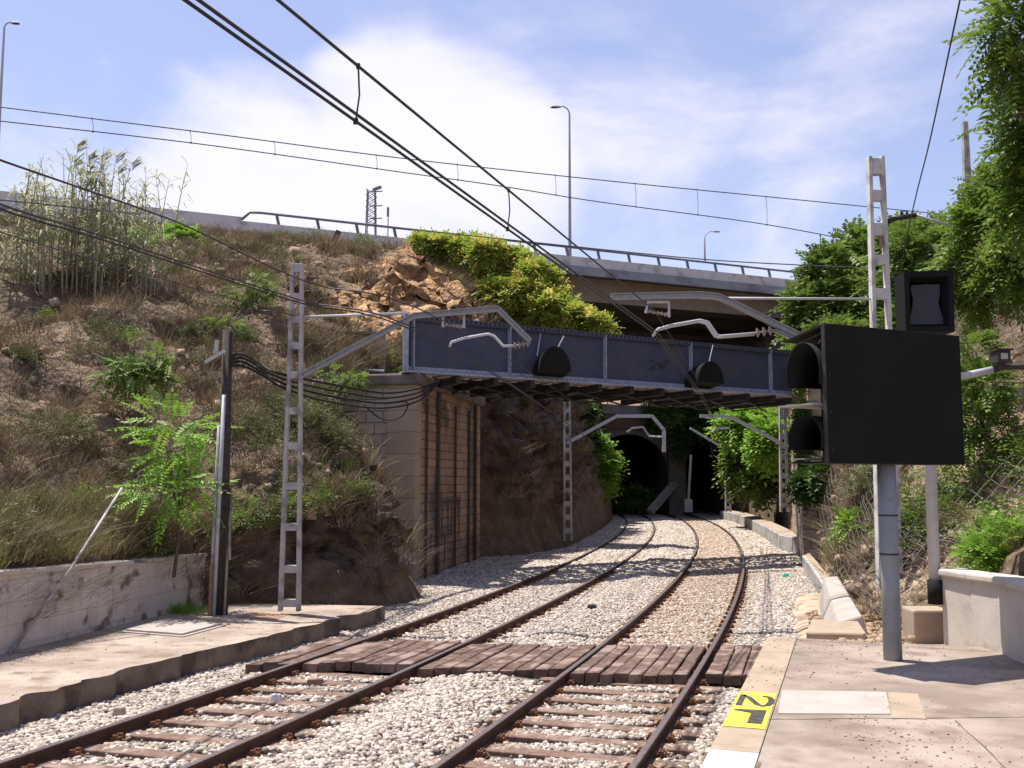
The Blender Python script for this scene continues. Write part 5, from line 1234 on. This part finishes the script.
tree('ailanthus_sapling','tall bright ailanthus sapling behind the whitewashed wall near the timber pole','tree',gz(175,545,18.8,hl),[BL(178,425,19.3,34,20),BL(172,455,19.2,30,18),BL(165,492,19,40,18),BL(195,492,19,22,14)],115,.62,'leafB',pairs=10,trunk_r=.035,thr=-.8,droop=.25,ll=.24,lw=.075,outward=.9)
tree('green_shrub','small pale green bush on the bank above the abutment blocks','shrub',gz(345,385,27.5,hl),[BL(352,380,28,18,6),BL(328,372,28.4,12,8)],170,.25,'leafM',pairs=5,trunk_r=.03,thr=-.4)
tree('green_shrub','patchy green bush high on the left bank behind the left mast','shrub',gz(250,300,30,hl),[BL(252,290,30,24,12),BL(225,325,28,22,10)],520,.3,'leafM',pairs=5,trunk_r=.03,thr=-.1)
# weeds
def weeds(label,px,py,z,r,n,h,mt='leafB'):
    p=atz(px,py,z); P=np.stack([p.x+rng.normal(size=n)*r,p.y+rng.normal(size=n)*r*.8,np.full(n,z)],1); h=h*(.4+rng.random(n))
    V,Fq,c1,c2=blades(P,10,h*np.ones(n),.2*np.ones(n),.012,lean=.8); tag(npmesh('weed_patch',V,Fq,M[mt],{'col':c1,'col2':c2},None),label,'weeds')
weeds('bright green weeds growing at the foot of the whitewashed wall',182,612,ZL,.28,90,.2)
weeds('small weed tuft at the base of the leaning rod',40,640,ZL,.12,25,.1)
weeds('low green tuft between the rails of the left track in the distance',616,547,-.14,.45,60,.15,'leafM')
# right bank
tree('ailanthus_tree','large overhanging ailanthus tree filling the top right corner','tree',Vector((10.9,17,5.2)),[BL(1016,18,16,32,40),BL(1006,75,16.3,20,14),BL(1048,120,17,42,60),BL(1036,190,17.5,34,40)],1150,.62,'leafA',pairs=9,trunk_r=.16,thr=-.28,freq=1.4,ll=.26,lw=.095,droop=.45,shell=.2)
tree('ailanthus_tree','broad leafy ailanthus at the right edge above the black box','tree',Vector((10.5,21,6.5)),[BL(990,225,21,32,28),BL(965,262,22,22,20),BL(1015,262,20,24,28),BL(1000,190,21,20,20),BL(975,300,22,16,14)],1700,.55,'leafA',pairs=8,trunk_r=.12,thr=-.22,ll=.27,lw=.10,shell=.2)
tree('ailanthus_tree','leafy tree between the white mast and the right edge','tree',gz(930,330,33,hr),[BL(925,250,33,36,26),BL(900,290,34,30,26),BL(950,300,32,26,26),BL(915,320,33,28,16)],2400,.65,'leafM',pairs=6,trunk_r=.12,thr=-.2,shell=.25,ll=.3,lw=.13)
tree('leafy_tree','rounded green tree touching the right end of the overpass','tree',gz(820,335,50,hr),[BL(830,275,50,26,28),BL(812,308,50,26,22),BL(850,300,49,26,26),BL(800,330,50,16,14)],2300,.8,'leafM',pairs=4,trunk_r=.15,thr=-.25,lw=.2,ll=.4,shell=.3)
tree('leafy_tree','taller green tree behind the white mast on the skyline','tree',gz(870,300,56,hr),[BL(862,250,56,22,22),BL(880,262,55,24,30),BL(905,240,56,24,20),BL(850,285,55,20,20)],2300,.85,'leafA',pairs=4,trunk_r=.16,thr=-.2,lw=.2,ll=.4,shell=.3)
tree('leafy_tree','dark green tree under the left part of the right skyline','tree',gz(790,340,44,hr),[BL(835,340,42,30,16),BL(802,352,42,16,12)],900,.6,'leafM',pairs=4,trunk_r=.1,thr=-.2,lw=.2,ll=.4)
tree('green_shrub','green bush above the right end of the parapet wall','shrub',gz(1000,570,13.8,hr),[BL(1000,545,14,24,20),BL(985,560,14,16,12),BL(1015,560,13.9,14,14)],330,.34,'leafB',pairs=7,trunk_r=.025,thr=-.4,ll=.28,lw=.10)
tree('green_shrub','trailing green creeper below the floodlight arm','shrub',gz(985,410,19.5,hr),[BL(985,385,19,22,12),BL(975,350,19.5,14,14),BL(980,420,19,18,16),BL(965,440,19,10,10)],420,.42,'leafA',pairs=8,trunk_r=.03,thr=-.2,ll=.28,lw=.1)
tree('green_shrub','bright green bush on the bank left of the signal post','shrub',gz(858,540,25,hr),[BL(857,527,25,16,14),BL(870,520,25,10,10)],260,.36,'leafB',pairs=5,trunk_r=.02,thr=-.5,lw=.18,ll=.36)
tree('ivy_clump','dark ivy clump hanging on the bank below the signal board','ivy',gz(812,500,33,hr),[BL(808,485,33,18,14),BL(825,475,32,14,12)],900,.26,'leafD',pairs=2,trunk_r=.02,thr=-.3,lw=.4,ll=.6,shell=.2)
ivy=[BL(801,375,35,4,22,.3),BL(802,415,35,5,26,.3),BL(803,450,35.2,6,18,.3)]
tree('ivy_clump','column of ivy climbing the right end of the blue bridge','ivy',(raA.x,raA.y,0),ivy,1200,.22,'leafM',pairs=2,trunk_r=.03,thr=-.4,lw=.4,ll=.6,shell=.2)
for lab,bl_,n,mt in (('light green bush on the right bank just under the blue bridge',[BL(748,425,58,28,18),BL(770,440,54,20,22)],1700,'leafB'),
    ('second green bush on the right bank, beyond the leaning mast',[BL(742,465,60,16,26),BL(760,478,57,14,18)],1100,'leafM'),
    ('dark leafy tree hanging over the right side of the far portal',[BL(712,422,82,22,16),BL(690,414,84,20,8)],1200,'leafD'),
    ('sunlit tree above the centre of the far portal',[BL(668,412,84,24,9),BL(660,422,84,12,8)],1200,'leafM'),
    ('vine curtain hanging between the two dark openings',[BL(690,425,84,14,14),BL(680,440,83.5,6,18)],700,'leafD'),
    ('leafy tree left of the far portal behind the slim mast',[BL(600,468,67,16,24),BL(592,446,67,12,12)],1600,'leafB'),
    ('dark tree on the left bank just below the blue bridge',[BL(578,412,60,13,12),BL(586,440,64,10,12)],1000,'leafD'),
    ('small bush at the foot of the left opening',[BL(636,497,88,20,10)],350,'leafM')):
    b0=bl_[0][0]; tree('leafy_tree',lab,'tree',(b0[0],b0[1],b0[2]-2.5),bl_,int(n*1.5),.7,mt,pairs=3,trunk_r=.12,thr=-.3,lw=.22,ll=.42,shell=.25)
# background trees on the ridge right of the overpass
# dark gap filler scrub tree on the ridge
# netting on the right bank
def netting():
    mb=MB()
    for k in range(60):
        Y=15+k*.45; pts=[]
        for v in np.linspace(.06,.55,14):
            X,Z=surfR(np.array([Y+.2*math.sin(v*9)]),np.array([v])); pts.append(Vector((X[0]-.28,Y,Z[0]+.22+.08*math.sin(v*40+k))))
        mb.tube(pts,.0055,4,cap=False)
        if k%1==0:
            pts=[]
    for v in np.linspace(.06,.5,34):
        pts=[]
        for Y in np.linspace(15,41,40):
            X,Z=surfR(np.array([Y]),np.array([v])); pts.append(Vector((X[0]-.28,Y,Z[0]+.22+.08*math.sin(Y*3+v*30))))
        mb.tube(pts,.0055,4,cap=False)
    o=mb.build('rockfall_netting',M['mesh_net'],origin=(0,0,0)); tag(o,'grey wire rockfall netting draped over the right bank','netting')
netting()
# stray ballast-side things
mb=MB(); mb.box(atz(315,684,-.15)+ez*.03,(.24,.14,.09),taper=.8); tag(mb.build('rock',M['rustplate'],bevel=.01),'brown brick lying on the ballast between the left rails','rock')
mb=MB(); mb.box(atz(592,610,-.08)+ez*.05,(.26,.2,.14),taper=.6); tag(mb.build('rock',M['steeldark'],bevel=.02),'black lump lying on the ballast between the two tracks','rock')
mb=MB(); mb.box(atz(276,702,-.15)+ez*.05,(.17,.14,.1),taper=.6); tag(mb.build('rock',M['white_paint'],bevel=.01),'white stone lying on a sleeper of the left track','rock')
mb=MB(); mb.box(atz(119,715,-.15)+ez*.05,(.15,.13,.1),taper=.7); tag(mb.build('rock',M['edge'],bevel=.02),'ochre stone beside the left rail','rock')

# grit and fallen bits on the platforms
def grit(label,inside,z,n,x0,x1,y0,y1,mt='rock'):
    X=x0+(x1-x0)*rng.random(n);Y=y0+(y1-y0)*rng.random(n); k=np.array([inside(a,b_) for a,b_ in zip(X,Y)]); X,Y=X[k],Y[k]
    stones('grit',X,Y,np.full(len(X),z+.004),.006+.022*rng.random(len(X))**4,mt,label=label,tanmask=.6)
def in_right(x,y):
    q=(Vector((x,y,0))-pe[1]); s_=q.x*d0.x+q.y*d0.y; u=q.x*n0.x+q.y*n0.y; return .0<u<5 and s_<Ls+.3 and noise.noise(Vector((x*.8,y*.8,2)))+.5*((u>2.8)+(s_>Ls-1.2))>random.uniform(-.1,.9)
grit('fine grit and fallen bits swept over the right platform',in_right,ZR,9000,.5,6.2,6,13.3)
def in_left(x,y):
    yy=[p.y for p in wallL]; xw=np.interp(y,yy,[p.x for p in wallL]); xe=np.interp(y,[p.y for p in edgeL],[p.x for p in edgeL]); return xw+.02<x<xe-.25 and random.random()< .15+ .85*math.exp(-(x-xw)/.35)
grit('earth crumbs and grit along the foot of the whitewashed wall',in_left,ZL,7000,-8.5,-3,11,20)
